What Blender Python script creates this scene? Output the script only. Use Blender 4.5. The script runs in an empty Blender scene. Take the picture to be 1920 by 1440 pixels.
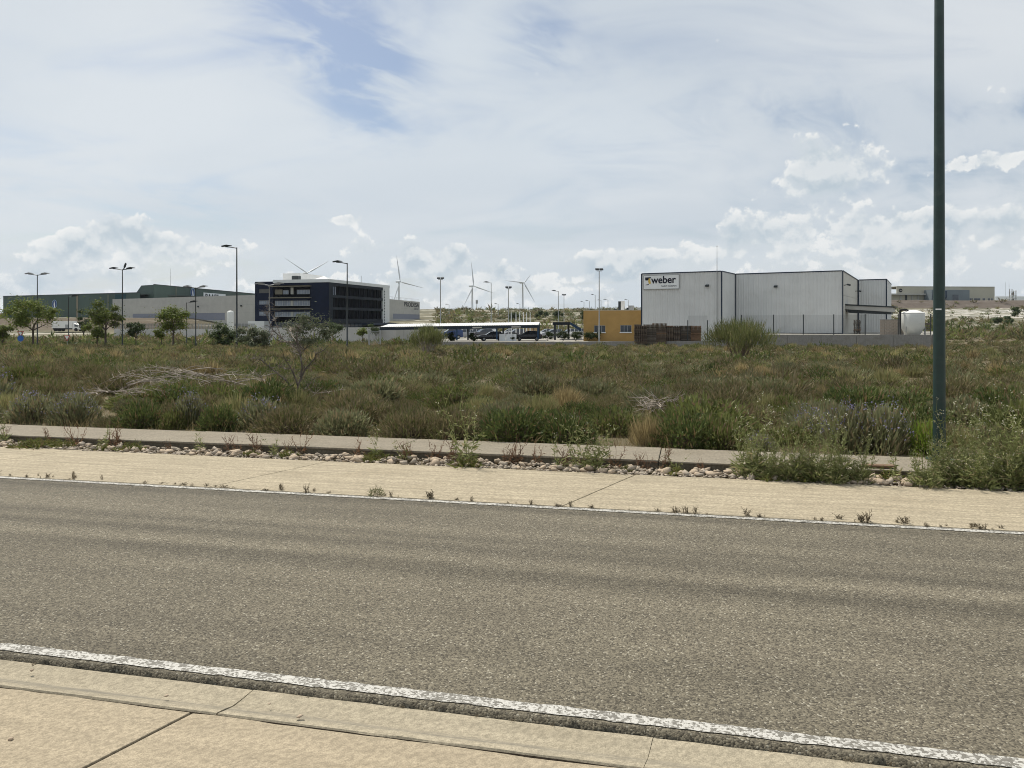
import bpy, math, random
import numpy as np
from mathutils import Vector, Matrix

# ------------------------------------------------------------------ camera, sky, sun, exposure
R = math.radians
F = 1442.0            # focal length in photograph pixels (1920 wide)
HY = 605.0            # row of the true horizon
EYE = 1.7
scene = bpy.context.scene
C = scene.collection

cam_d = bpy.data.cameras.new('camera')
cam = bpy.data.objects.new('camera', cam_d); C.objects.link(cam)
cam.location = (0, 0, EYE); cam.rotation_euler = (R(90), 0, 0)
cam_d.sensor_width = 36.0; cam_d.lens = 36.0 * F / 1920.0
cam_d.shift_y = -(720.0 - HY) / 1920.0
cam_d.clip_start = 0.05; cam_d.clip_end = 9000
scene.camera = cam

SUN_AZ, SUN_EL = R(-40), R(58)      # azimuth measured from +Y towards +X
sun_d = bpy.data.lights.new('sun', 'SUN'); sun_d.energy = 4.6; sun_d.angle = R(1.2); sun_d.color = (1.0, 0.94, 0.84)
sun = bpy.data.objects.new('sun', sun_d); C.objects.link(sun)
sdir = Vector((math.sin(SUN_AZ) * math.cos(SUN_EL), math.cos(SUN_AZ) * math.cos(SUN_EL), math.sin(SUN_EL)))
sun.rotation_euler = (-sdir).to_track_quat('-Z', 'Y').to_euler()

scene.view_settings.view_transform = 'Standard'; scene.view_settings.look = 'None'
scene.view_settings.exposure = 0.0; scene.view_settings.gamma = 1.0
scene.view_settings.use_curve_mapping = False

class NT:
    """tiny helper round a node tree"""
    def __init__(s, nt): s.nt = nt; s.L = nt.links
    def n(s, t, **kw):
        nd = s.nt.nodes.new(t)
        for k, v in kw.items(): setattr(nd, k, v)
        return nd
    def put(s, sock, v):
        if isinstance(v, bpy.types.NodeSocket): s.L.new(v, sock)
        elif v is not None: sock.default_value = v
    def m(s, op, a, b=None, c=None, clamp=False):
        nd = s.n('ShaderNodeMath', operation=op); nd.use_clamp = clamp
        s.put(nd.inputs[0], a); s.put(nd.inputs[1], b); s.put(nd.inputs[2], c)
        return nd.outputs[0]
    def comb(s, x, y, z):
        nd = s.n('ShaderNodeCombineXYZ'); s.put(nd.inputs[0], x); s.put(nd.inputs[1], y); s.put(nd.inputs[2], z); return nd.outputs[0]
    def noise(s, vec, scale, detail=4, rough=0.55, dist=0.0, dim='3D'):
        nd = s.n('ShaderNodeTexNoise', noise_dimensions=dim); s.put(nd.inputs['Vector'], vec)
        nd.inputs['Scale'].default_value = scale; nd.inputs['Detail'].default_value = detail
        nd.inputs['Roughness'].default_value = rough; nd.inputs['Distortion'].default_value = dist
        return nd.outputs['Fac']
    def ramp(s, v, a, b, lo=0.0, hi=1.0, smooth=True):
        nd = s.n('ShaderNodeMapRange'); nd.interpolation_type = 'SMOOTHSTEP' if smooth else 'LINEAR'
        s.put(nd.inputs[0], v); s.put(nd.inputs[1], a); s.put(nd.inputs[2], b); s.put(nd.inputs[3], lo); s.put(nd.inputs[4], hi)
        return nd.outputs[0]
    def mix(s, f, a, b, blend='MIX'):
        nd = s.n('ShaderNodeMix', data_type='RGBA', blend_type=blend)
        s.put(nd.inputs[0], f); s.put(nd.inputs[6], a); s.put(nd.inputs[7], b); return nd.outputs[2]

def rgb(r, g, b): return (r, g, b, 1.0)

def build_world():
    w = bpy.data.worlds.new('World'); scene.world = w; w.use_nodes = True
    w.node_tree.nodes.clear(); t = NT(w.node_tree)
    sky = t.n('ShaderNodeTexSky', sky_type='NISHITA'); sky.sun_disc = False
    sky.sun_elevation = SUN_EL; sky.sun_rotation = SUN_AZ; sky.air_density = 1.0; sky.dust_density = 1.5; sky.ozone_density = 1.0
    skyc = t.mix(1.0, sky.outputs[0], rgb(0.10, 0.10, 0.10), 'MULTIPLY')
    tc = t.n('ShaderNodeTexCoord'); sep = t.n('ShaderNodeSeparateXYZ'); t.L.new(tc.outputs['Generated'], sep.inputs[0])
    x, y, z = sep.outputs
    az = t.m('ARCTAN2', x, y); el = t.m('ARCSINE', z)
    def pos(px, py):
        a = math.atan((px - 960) / F); return a, math.atan((HY - py) / F * math.cos(a))
    azel = t.comb(az, el, 0.0)
    def total(lst):
        """soft patches of sky: (column, row, half width, half height, weight)"""
        o = 0.0
        for px, py, rx, ry, wgt in lst:
            a0, e0 = pos(px, py)
            q = t.n('ShaderNodeVectorMath', operation='MULTIPLY_ADD'); t.L.new(azel, q.inputs[0])
            q.inputs[1].default_value = (F / rx, F / ry, 0); q.inputs[2].default_value = (-a0 * F / rx, -e0 * F / ry, 0)
            d = t.n('ShaderNodeVectorMath', operation='DOT_PRODUCT'); t.L.new(q.outputs[0], d.inputs[0]); t.L.new(q.outputs[0], d.inputs[1])
            o = t.m('MULTIPLY_ADD', t.m('POWER', 0.36788, d.outputs['Value']), wgt, o)
        return o
    def spot(*a): return a
    # thin high veil, with gaps of blue
    zz = t.m('ADD', t.m('MAXIMUM', z, 0.0), 0.22)
    vx, vy = t.m('DIVIDE', x, zz), t.m('DIVIDE', y, zz)
    veilv = t.comb(t.m('ADD', vx, t.m('MULTIPLY', vy, 0.35)), t.m('MULTIPLY', vy, 1.5), 3.7)
    nv = t.noise(veilv, 1.5, 5, 0.55, 0.5, '2D')
    nf = t.noise(t.comb(t.m('ADD', vx, vy), t.m('MULTIPLY', t.m('SUBTRACT', vy, vx), 2.0), 9.1), 2.4, 6, 0.60, 0.35, '2D')
    gap = total([spot(620, 60, 150, 90, 0.55), spot(690, 165, 90, 80, 0.60), spot(1010, 70, 90, 70, 0.42), spot(480, 10, 120, 50, 0.2),
                 spot(1450, 215, 220, 60, 0.30), spot(1700, 330, 250, 90, 0.26), spot(300, 385, 330, 60, 0.34), spot(1880, 215, 160, 40, 0.2), spot(60, 90, 120, 60, 0.12)])
    cover = t.m('SUBTRACT', t.ramp(nv, 0.22, 0.62, 0.62, 1.0), t.m('MULTIPLY', gap, t.ramp(nf, 0.26, 0.70, 1.45, 0.15)))
    cover = t.ramp(cover, 0.18, 0.98, 0.06, 0.96)
    vb = t.ramp(t.noise(veilv, 0.9, 3, 0.5, 0.0, '2D'), 0.3, 0.7, 0.0, 1.0)
    veilc = t.mix(vb, rgb(0.60, 0.66, 0.72), rgb(0.71, 0.75, 0.785))
    bright = total([spot(250, 200, 420, 220, 0.5), spot(850, 60, 170, 90, 0.55), spot(1130, 250, 160, 90, 0.3), spot(900, 260, 420, 130, 0.45)])
    veilc = t.mix(t.m('MULTIPLY', bright, 0.75, clamp=True), veilc, rgb(0.74, 0.80, 0.845))
    low = t.ramp(el, 0.0, 0.16, 1.0, 0.0)
    veilc = t.mix(t.m('MULTIPLY', low, 0.55), veilc, rgb(0.64, 0.71, 0.755))
    cover = t.m('MAXIMUM', cover, t.m('MULTIPLY', low, 0.85))
    col = t.mix(cover, skyc, veilc)
    # cumulus low over the horizon
    def cum(de):
        cv = t.comb(az, t.m('MULTIPLY', t.m('ADD', el, de), 1.1), 0.0)
        nd = t.n('ShaderNodeTexNoise', noise_dimensions='2D'); t.L.new(cv, nd.inputs['Vector'])
        nd.inputs['Scale'].default_value = 17.0; nd.inputs['Detail'].default_value = 6; nd.inputs['Roughness'].default_value = 0.55
        vo = t.n('ShaderNodeTexVoronoi', voronoi_dimensions='2D'); t.L.new(cv, vo.inputs['Vector']); vo.inputs['Scale'].default_value = 55.0
        return t.m('SUBTRACT', t.m('MULTIPLY', t.m('SUBTRACT', nd.outputs['Fac'], 0.5), 1.5), t.m('MULTIPLY', t.m('SUBTRACT', vo.outputs['Distance'], 0.45), 0.10))
    band = t.m('MULTIPLY', t.m('EXPONENT', t.m('MULTIPLY', t.m('POWER', t.m('DIVIDE', t.m('SUBTRACT', el, 0.020), 0.050), 2.0), -1.0)), 0.17)
    spots = total([spot(1530, 290, 66, 36, 0.75), spot(1575, 330, 62, 50, 0.50), spot(1480, 350, 80, 34, 0.45), spot(1550, 390, 130, 26, 0.25), spot(1470, 430, 120, 34, 0.55), spot(1690, 418, 110, 32, 0.55), spot(1600, 470, 260, 40, 0.26),
                   spot(1870, 295, 90, 18, 0.50), spot(1760, 320, 120, 26, 0.25), spot(1880, 420, 80, 34, 0.52), spot(1180, 490, 70, 32, 0.60), spot(1100, 510, 70, 22, 0.45), spot(1800, 490, 200, 30, 0.25), spot(1380, 470, 60, 40, 0.30),
                   spot(205, 425, 48, 28, 0.62), spot(150, 462, 42, 26, 0.55), spot(190, 480, 60, 60, 0.25), spot(300, 450, 70, 28, 0.42), spot(400, 475, 90, 26, 0.42), spot(70, 540, 80, 26, 0.45), spot(230, 530, 80, 30, 0.22),
                   spot(655, 412, 60, 13, 0.55), spot(775, 480, 44, 34, 0.66), spot(858, 478, 36, 24, 0.58), spot(690, 468, 46, 28, 0.42), spot(945, 508, 70, 24, 0.48), spot(830, 530, 160, 40, 0.25), spot(560, 470, 50, 10, 0.35)])
    H = t.m('SUBTRACT', t.m('ADD', band, spots), t.ramp(el, 0.04, 0.15, 0.05, 0.25))
    n0 = cum(0.0)
    dens = t.m('ADD', n0, H)
    n1 = cum(0.009)
    lit = t.ramp(t.m('SUBTRACT', n0, n1), -0.13, 0.17, 0.0, 1.0)
    mask = t.ramp(dens, 0.13, t.m('SUBTRACT', 0.55, t.m('MULTIPLY', lit, 0.30)), 0.0, 1.0)
    edge = t.ramp(dens, 0.20, 0.65, 1.0, 0.0)
    lit = t.m('ADD', t.m('MULTIPLY', lit, 0.60), t.m('MULTIPLY', edge, 0.40))
    cc = t.mix(lit, rgb(0.50, 0.585, 0.65), rgb(0.90, 0.905, 0.89))
    mask = t.m('MULTIPLY', mask, t.ramp(el, -0.01, 0.04, 0.45, 0.85))
    col = t.mix(mask, col, cc)
    bg = t.n('ShaderNodeBackground'); t.L.new(col, bg.inputs[0]); bg.inputs[1].default_value = 1.0
    out = t.n('ShaderNodeOutputWorld'); t.L.new(bg.outputs[0], out.inputs[0])
build_world()
scene.world.cycles.sampling_method = 'MANUAL'; scene.world.cycles.sample_map_resolution = 128
scene.cycles.pixel_filter_type = 'BLACKMAN_HARRIS'; scene.cycles.filter_width = 1.0
scene.cycles.max_bounces = 6; scene.cycles.diffuse_bounces = 3; scene.cycles.transparent_max_bounces = 8

# ------------------------------------------------------------------ helpers
rng = np.random.default_rng(7); random.seed(7)

def at(px, py, Y): return Vector(((px - 960) * Y / F, Y, EYE - (py - HY) * Y / F))
def zat(py, Y): return EYE - (py - HY) * Y / F
ROAD = R(13); SR, CR = math.sin(ROAD), math.cos(ROAD)
def uv(u, v): return (u * CR + v * SR, -u * SR + v * CR)      # road frame -> world
def on_v(px, v):                                              # world point on the road-frame line v, seen at column px
    a = (px - 960) / F; Y = v / (CR + a * SR); return a * Y, Y

def wob(x, y, s, k=0.0):                                      # cheap smooth noise -1..1
    x = np.asarray(x, float) / s; y = np.asarray(y, float) / s
    return (np.sin(x * 1.7 + 1.3 + k) * np.cos(y * 1.3 - 0.7 + k * 2) + np.sin(x * 0.9 - y * 1.9 + 2.1 + k) + 0.6 * np.sin(x * 3.1 + y * 2.3 + k * 3) + 0.5 * np.cos(y * 4.1 - x * 2.2 + k)) / 3.1

def ground_z(X, Y):
    X = np.asarray(X, float); Y = np.asarray(Y, float)
    v = X * SR + Y * CR
    sl = np.clip(0.0166 - 0.00009 * X, 0.0105, 0.0210)
    z = 0.05 - sl * np.clip(v - 10.2, 0, 98) + 0.10 * wob(X, Y, 9.0) * np.clip((v - 12) / 10, 0, 1) * np.clip((130 - Y) / 30, 0, 1)
    a = X / np.maximum(Y, 1)
    yl = [0, 112, 190, 235, 247, 400, 700, 3600]
    zl = np.interp(Y, yl, [-1.9, -1.9, -1.7, 0.6, 3.2, 4, 10, 10])
    zm = np.interp(Y, [0, 112, 170, 250, 400, 600, 700, 3600], [-1.6, -1.6, -1.3, 1.3, 6.3, 11.9, 12.2, 9])
    zr = np.interp(Y, [0, 112, 190, 260, 330, 345, 353, 3600], [-0.95, -0.95, -0.28, 2.6, 7.3, 8.3, 12.0, 11])
    wl = np.clip((-a - 0.10) / 0.22, 0, 1); wr = np.clip((a - 0.12) / 0.25, 0, 1)
    far = zl * wl + zr * wr + zm * (1 - wl - wr)
    far = far + np.clip((Y - 150) / 300, 0, 1) * (0.9 * wob(X, Y, 38.0, 1.0) + 0.35 * wob(X, Y, 13.0, 2.0)) * np.where((wr > 0.5) & (Y > 345), 0.25, 1.0)
    k = np.clip((Y - 100) / 25, 0, 1); k = k * k * (3 - 2 * k)
    z = z * (1 - k) + far * k
    return np.where(v < 10.06, -0.22, z)
def gz(X, Y): return float(ground_z(X, Y))

def tag(o, label=None, cat=None, group=None, kind=None):
    if label: o['label'] = label
    if cat: o['category'] = cat
    if group: o['group'] = group
    if kind: o['kind'] = kind
    return o
def thing(name, label, cat, loc=(0, 0, 0), rz=0.0, group=None):
    o = bpy.data.objects.new(name, None); C.objects.link(o); o.empty_display_size = 0.2
    o.location = loc; o.rotation_euler = (0, 0, rz); return tag(o, label, cat, group)
def link(name, me, parent=None, loc=None, rz=None, sc=None):
    o = bpy.data.objects.new(name, me); C.objects.link(o)
    if parent: o.parent = parent
    if loc is not None: o.location = loc
    if rz is not None: o.rotation_euler = (0, 0, rz)
    if sc is not None: o.scale = (sc, sc, sc) if isinstance(sc, (int, float)) else sc
    return o
def copy_tree(o, parent=None):
    c = o.copy(); C.objects.link(c); c.parent = parent
    for ch in o.children: copy_tree(ch, c)
    return c

class MB:
    """collects simple solids; build() links them as one mesh object"""
    def __init__(s): s.v = []; s.f = []
    def add(s, vs, fs):
        o = len(s.v); s.v += [tuple(p) for p in vs]; s.f += [tuple(i + o for i in f) for f in fs]; return s
    def box(s, x0, x1, y0, y1, z0, z1):
        return s.add([(x0, y0, z0), (x1, y0, z0), (x1, y1, z0), (x0, y1, z0), (x0, y0, z1), (x1, y0, z1), (x1, y1, z1), (x0, y1, z1)],
                     [(3, 2, 1, 0), (4, 5, 6, 7), (0, 1, 5, 4), (1, 2, 6, 5), (2, 3, 7, 6), (3, 0, 4, 7)])
    def quad(s, a, b, c, d): return s.add([a, b, c, d], [(0, 1, 2, 3)])
    def prism(s, poly, z0, z1):
        """poly: (x,y) counter-clockwise; z0,z1 numbers or lists"""
        n = len(poly); a = z0 if hasattr(z0, '__len__') else [z0] * n; b = z1 if hasattr(z1, '__len__') else [z1] * n
        vs = [(p[0], p[1], a[i]) for i, p in enumerate(poly)] + [(p[0], p[1], b[i]) for i, p in enumerate(poly)]
        fs = [tuple(range(n - 1, -1, -1)), tuple(range(n, 2 * n))] + [(i, (i + 1) % n, n + (i + 1) % n, n + i) for i in range(n)]
        return s.add(vs, fs)
    def tube(s, pts, rad, seg=8, cap=True):
        pts = [Vector(p) for p in pts]; n = len(pts)
        rad = rad if hasattr(rad, '__len__') else [rad] * n
        vs = []; fs = []
        for i, p in enumerate(pts):
            d = (pts[min(i + 1, n - 1)] - pts[max(i - 1, 0)])
            d = d.normalized() if d.length > 1e-9 else Vector((0, 0, 1))
            ref = Vector((1, 0, 0)) if abs(d.x) < 0.8 else Vector((0, 1, 0))
            a = d.cross(ref).normalized(); b = d.cross(a)
            for k in range(seg):
                t = 2 * math.pi * k / seg; vs.append(p + (a * math.cos(t) + b * math.sin(t)) * rad[i])
        for i in range(n - 1):
            for k in range(seg):
                fs.append((i * seg + k, i * seg + (k + 1) % seg, (i + 1) * seg + (k + 1) % seg, (i + 1) * seg + k))
        if cap: fs.append(tuple(range(seg))); fs.append(tuple((n - 1) * seg + k for k in range(seg - 1, -1, -1)))
        return s.add(vs, fs)
    def lathe(s, prof, seg=24, cx=0, cy=0):
        vs = []; fs = []; n = len(prof)
        for r, z in prof:
            for k in range(seg):
                t = 2 * math.pi * k / seg; vs.append((cx + r * math.cos(t), cy + r * math.sin(t), z))
        for i in range(n - 1):
            for k in range(seg): fs.append((i * seg + k, i * seg + (k + 1) % seg, (i + 1) * seg + (k + 1) % seg, (i + 1) * seg + k))
        fs.append(tuple(range(seg - 1, -1, -1))); fs.append(tuple((n - 1) * seg + k for k in range(seg)))
        return s.add(vs, fs)
    def mesh(s, name, m, smooth=False):
        me = bpy.data.meshes.new(name); me.from_pydata(s.v, [], s.f); me.validate()
        if m: me.materials.append(m)
        if smooth: me.polygons.foreach_set('use_smooth', [True] * len(me.polygons))
        me.update(); return me
    def build(s, name, m, parent=None, smooth=False, **kw): return link(name, s.mesh(name, m, smooth), parent, **kw)

def bevel(o, w=0.01, seg=2):
    b = o.modifiers.new('bevel', 'BEVEL'); b.width = w; b.segments = seg; b.limit_method = 'ANGLE'; return o

def np_mesh(name, V, T, m, col=None, per=3):
    """V (n,3), T (k,per) index array"""
    me = bpy.data.meshes.new(name); V = np.ascontiguousarray(V, np.float32); T = np.ascontiguousarray(T, np.int32)
    me.vertices.add(len(V)); me.vertices.foreach_set('co', V.ravel())
    me.loops.add(T.size); me.loops.foreach_set('vertex_index', T.ravel())
    me.polygons.add(len(T)); me.polygons.foreach_set('loop_start', np.arange(0, T.size, per, dtype=np.int32))
    me.polygons.foreach_set('loop_total', np.full(len(T), per, np.int32))
    if col is not None:
        a = me.color_attributes.new('Col', 'FLOAT_COLOR', 'POINT')
        a.data.foreach_set('color', np.c_[col, np.ones(len(col))].astype(np.float32).ravel())
    if m: me.materials.append(m)
    me.update(calc_edges=True); me.validate(); return me

# ------------------------------------------------------------------ materials
MATS = {}
def mat(name, color, rough=0.8, var=0.12, scale=3.0, bump=0.0, bscale=40.0, metal=0.0, spec=0.3, streak=None, dirt=None, coord='Object'):
    """plain surface with uneven colour, fine relief and optional stains"""
    if name in MATS: return MATS[name]
    m = bpy.data.materials.new(name); m.use_nodes = True; m.node_tree.nodes.clear(); t = NT(m.node_tree)
    tc = t.n('ShaderNodeTexCoord').outputs[coord]
    v = tc
    if streak:
        mp = t.n('ShaderNodeMapping'); t.L.new(tc, mp.inputs[0]); mp.inputs['Scale'].default_value = streak; v = mp.outputs[0]
    f = t.noise(v, scale, 6, 0.6, 0.2)
    c = rgb(*color); lo = rgb(*[q * (1 - var) for q in color]); hi = rgb(*[min(1, q * (1 + var)) for q in color])
    col = t.mix(t.ramp(f, 0.25, 0.75), lo, hi)
    if dirt:
        col = t.mix(t.ramp(t.noise(tc, dirt[1], 5, 0.65, 0.6), 0.52, 0.75, 0.0, dirt[2]), col, rgb(*dirt[0]))
    p = t.n('ShaderNodeBsdfPrincipled'); t.L.new(col, p.inputs['Base Color'])
    p.inputs['Roughness'].default_value = rough; p.inputs['Metallic'].default_value = metal; p.inputs['Specular IOR Level'].default_value = spec
    if bump:
        b = t.n('ShaderNodeBump'); b.inputs['Strength'].default_value = bump; b.inputs['Distance'].default_value = 0.01
        t.L.new(t.noise(tc, bscale, 4, 0.6), b.inputs['Height']); t.L.new(b.outputs[0], p.inputs['Normal'])
    o = t.n('ShaderNodeOutputMaterial'); t.L.new(p.outputs[0], o.inputs[0]); MATS[name] = m; return m

def foliage_mat(name='foliage', trans=0.35, rnd=0.35):
    m = bpy.data.materials.new(name); m.use_nodes = True; m.node_tree.nodes.clear(); t = NT(m.node_tree)
    at_ = t.n('ShaderNodeAttribute'); at_.attribute_name = 'Col'
    oi = t.n('ShaderNodeObjectInfo')
    k = t.ramp(oi.outputs['Random'], 0, 1, 1 - rnd * 0.5, 1 + rnd * 0.5, False)
    col = t.mix(1.0, at_.outputs['Color'], t.comb(k, k, k), 'MULTIPLY')
    d = t.n('ShaderNodeBsdfPrincipled'); t.L.new(col, d.inputs['Base Color']); d.inputs['Roughness'].default_value = 0.65; d.inputs['Specular IOR Level'].default_value = 0.25
    tr = t.n('ShaderNodeBsdfTranslucent'); t.L.new(col, tr.inputs[0])
    mx = t.n('ShaderNodeMixShader'); mx.inputs[0].default_value = trans; t.L.new(d.outputs[0], mx.inputs[1]); t.L.new(tr.outputs[0], mx.inputs[2])
    o = t.n('ShaderNodeOutputMaterial'); t.L.new(mx.outputs[0], o.inputs[0]); return m
FOL = foliage_mat()

def asphalt_mat():
    m = bpy.data.materials.new('asphalt'); m.use_nodes = True; m.node_tree.nodes.clear(); t = NT(m.node_tree)
    tc = t.n('ShaderNodeTexCoord').outputs['Object']; sep = t.n('ShaderNodeSeparateXYZ'); t.L.new(tc, sep.inputs[0]); u, v, _ = sep.outputs
    vo = t.n('ShaderNodeTexVoronoi'); t.L.new(tc, vo.inputs['Vector']); vo.inputs['Scale'].default_value = 115.0
    sp = t.n('ShaderNodeSeparateColor'); t.L.new(vo.outputs['Color'], sp.inputs[0])
    stone = t.ramp(sp.outputs[0], 0.0, 1.0, 0.0, 1.0, False)
    base = t.mix(stone, rgb(0.054, 0.047, 0.035), rgb(0.200, 0.176, 0.128))
    base = t.mix(t.ramp(sp.outputs[1], 0.955, 0.975), base, rgb(0.31, 0.285, 0.225))
    st = t.noise(t.comb(t.m('MULTIPLY', u, 0.10), t.m('MULTIPLY', v, 2.6), 0.0), 1.0, 5, 0.6, 0.25)
    bl = t.noise(t.comb(t.m('MULTIPLY', u, 0.5), t.m('MULTIPLY', v, 1.2), 4.0), 0.8, 5, 0.6, 0.5)
    def lane(c, w): return t.m('EXPONENT', t.m('MULTIPLY', t.m('POWER', t.m('DIVIDE', t.m('SUBTRACT', v, c), w), 2.0), -1.0))
    # worn, darker wheel paths of the binder; paler ridges between
    wheel = t.m('ADD', t.m('MULTIPLY', lane(5.05, 0.16), 0.55), t.m('ADD', t.m('MULTIPLY', lane(5.55, 0.10), 0.45), t.m('MULTIPLY', lane(5.85, 0.12), 0.40)))
    wheel = t.m('ADD', wheel, t.m('MULTIPLY', lane(6.80, 0.10), 0.45))
    wheel = t.m('MULTIPLY', wheel, t.ramp(bl, 0.3, 0.65, 0.35, 1.15))
    pale = t.m('ADD', t.m('MULTIPLY', lane(5.30, 0.09), 0.6), t.m('MULTIPLY', lane(4.3, 0.5), 0.15))
    tone = t.m('ADD', t.ramp(st, 0.25, 0.75, 0.86, 1.16), t.m('SUBTRACT', t.m('MULTIPLY', pale, 0.26), t.m('MULTIPLY', wheel, 0.55)))
    tone = t.m('MULTIPLY', tone, t.ramp(bl, 0.2, 0.8, 0.88, 1.12))
    col = t.mix(1.0, base, t.comb(tone, tone, t.m('MULTIPLY', tone, 0.99)), 'MULTIPLY')
    p = t.n('ShaderNodeBsdfPrincipled'); t.L.new(col, p.inputs['Base Color']); p.inputs['Roughness'].default_value = 0.85; p.inputs['Specular IOR Level'].default_value = 0.25
    b = t.n('ShaderNodeBump'); b.inputs['Strength'].default_value = 0.7; b.inputs['Distance'].default_value = 0.004
    t.L.new(t.m('ADD', t.m('MULTIPLY', vo.outputs['Distance'], -1.0), t.m('MULTIPLY', sp.outputs[2], 0.6)), b.inputs['Height']); t.L.new(b.outputs[0], p.inputs['Normal'])
    o = t.n('ShaderNodeOutputMaterial'); t.L.new(p.outputs[0], o.inputs[0]); return m

def concrete_mat(name, color, pit=0.5, stain=(0.20, 0.17, 0.12), grit=220.0, stainamt=0.5, streak=0.14, silt=None):
    m = bpy.data.materials.new(name); m.use_nodes = True; m.node_tree.nodes.clear(); t = NT(m.node_tree)
    ge = t.n('ShaderNodeTexCoord').outputs['Object']; sep = t.n('ShaderNodeSeparateXYZ'); t.L.new(ge, sep.inputs[0]); u, v, z = sep.outputs
    br = t.noise(t.comb(t.m('MULTIPLY', u, 0.35), t.m('MULTIPLY', v, 7.0), z), 2.2, 6, 0.62, 0.3)
    cl = t.noise(ge, 1.6, 6, 0.62, 0.5)
    gr = t.noise(ge, grit, 4, 0.75)
    c = color
    col = t.mix(t.ramp(br, 0.25, 0.75), rgb(*[q * (1 - streak) for q in c]), rgb(*[min(1, q * (1 + streak)) for q in c]))
    col = t.mix(t.ramp(cl, 0.50, 0.72, 0.0, stainamt), col, rgb(c[0] * 0.74, c[1] * 0.71, c[2] * 0.66))
    col = t.mix(t.ramp(cl, 0.42, 0.25, 0.0, 0.4), col, rgb(min(1, c[0] * 1.18), min(1, c[1] * 1.18), min(1, c[2] * 1.2)))
    col = t.mix(t.ramp(gr, 0.40, 0.60, 0.0, 0.70), col, rgb(*[q * 0.62 for q in c]))
    mo = t.ramp(t.noise(t.comb(t.m('MULTIPLY', t.m('ADD', u, v), 0.7), t.m('SUBTRACT', v, u), z), 34.0, 4, 0.65), 0.35, 0.65, 0.84, 1.14)
    col = t.mix(1.0, col, t.comb(mo, mo, mo), 'MULTIPLY')
    pits = t.noise(t.comb(t.m('MULTIPLY', u, 0.8), t.m('MULTIPLY', v, 1.6), z), 26.0, 4, 0.7, 0.6)
    sel = t.m('MULTIPLY', t.ramp(pits, 0.635, 0.68), t.ramp(t.noise(ge, 2.3, 3, 0.5), 0.42, 0.56))
    col = t.mix(t.m('MULTIPLY', sel, pit), col, rgb(*stain))
    if silt is not None:      # dried silt lying along the channel
        d = t.m('ABSOLUTE', t.m('SUBTRACT', t.m('ADD', v, t.m('MULTIPLY', t.m('SUBTRACT', cl, 0.5), 0.06)), silt))
        col = t.mix(t.m('MULTIPLY', t.ramp(d, 0.040, 0.004), t.ramp(t.noise(t.comb(t.m('MULTIPLY', u, 0.8), t.m('MULTIPLY', v, 30.0), 2.0), 1.5, 4, 0.6), 0.3, 0.65, 0.15, 0.75)), col, rgb(0.17, 0.155, 0.125))
    p = t.n('ShaderNodeBsdfPrincipled'); t.L.new(col, p.inputs['Base Color']); p.inputs['Roughness'].default_value = 0.9; p.inputs['Specular IOR Level'].default_value = 0.2
    b = t.n('ShaderNodeBump'); b.inputs['Strength'].default_value = 0.35; b.inputs['Distance'].default_value = 0.004
    t.L.new(t.m('ADD', t.m('ADD', gr, t.m('MULTIPLY', br, 0.8)), t.m('MULTIPLY', sel, -1.5)), b.inputs['Height']); t.L.new(b.outputs[0], p.inputs['Normal'])
    o = t.n('ShaderNodeOutputMaterial'); t.L.new(p.outputs[0], o.inputs[0]); return m

def paint_mat():
    m = bpy.data.materials.new('road_paint'); m.use_nodes = True; m.node_tree.nodes.clear(); t = NT(m.node_tree)
    tc = t.n('ShaderNodeTexCoord').outputs['Object']
    vo = t.n('ShaderNodeTexVoronoi'); t.L.new(tc, vo.inputs['Vector']); vo.inputs['Scale'].default_value = 95.0
    sp = t.n('ShaderNodeSeparateColor'); t.L.new(vo.outputs['Color'], sp.inputs[0])
    wear = t.m('ADD', t.m('MULTIPLY', sp.outputs[0], 0.45), t.m('MULTIPLY', t.noise(tc, 7.0, 5, 0.65), 0.75))
    f = t.ramp(wear, 0.50, 0.70)
    col = t.mix(f, rgb(0.47, 0.455, 0.415), rgb(0.15, 0.14, 0.118))
    p = t.n('ShaderNodeBsdfPrincipled'); t.L.new(col, p.inputs['Base Color']); p.inputs['Roughness'].default_value = 0.75
    b = t.n('ShaderNodeBump'); b.inputs['Strength'].default_value = 0.6; b.inputs['Distance'].default_value = 0.004
    t.L.new(t.m('MULTIPLY', vo.outputs['Distance'], -1.0), b.inputs['Height']); t.L.new(b.outputs[0], p.inputs['Normal'])
    o = t.n('ShaderNodeOutputMaterial'); t.L.new(p.outputs[0], o.inputs[0]); return m

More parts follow.
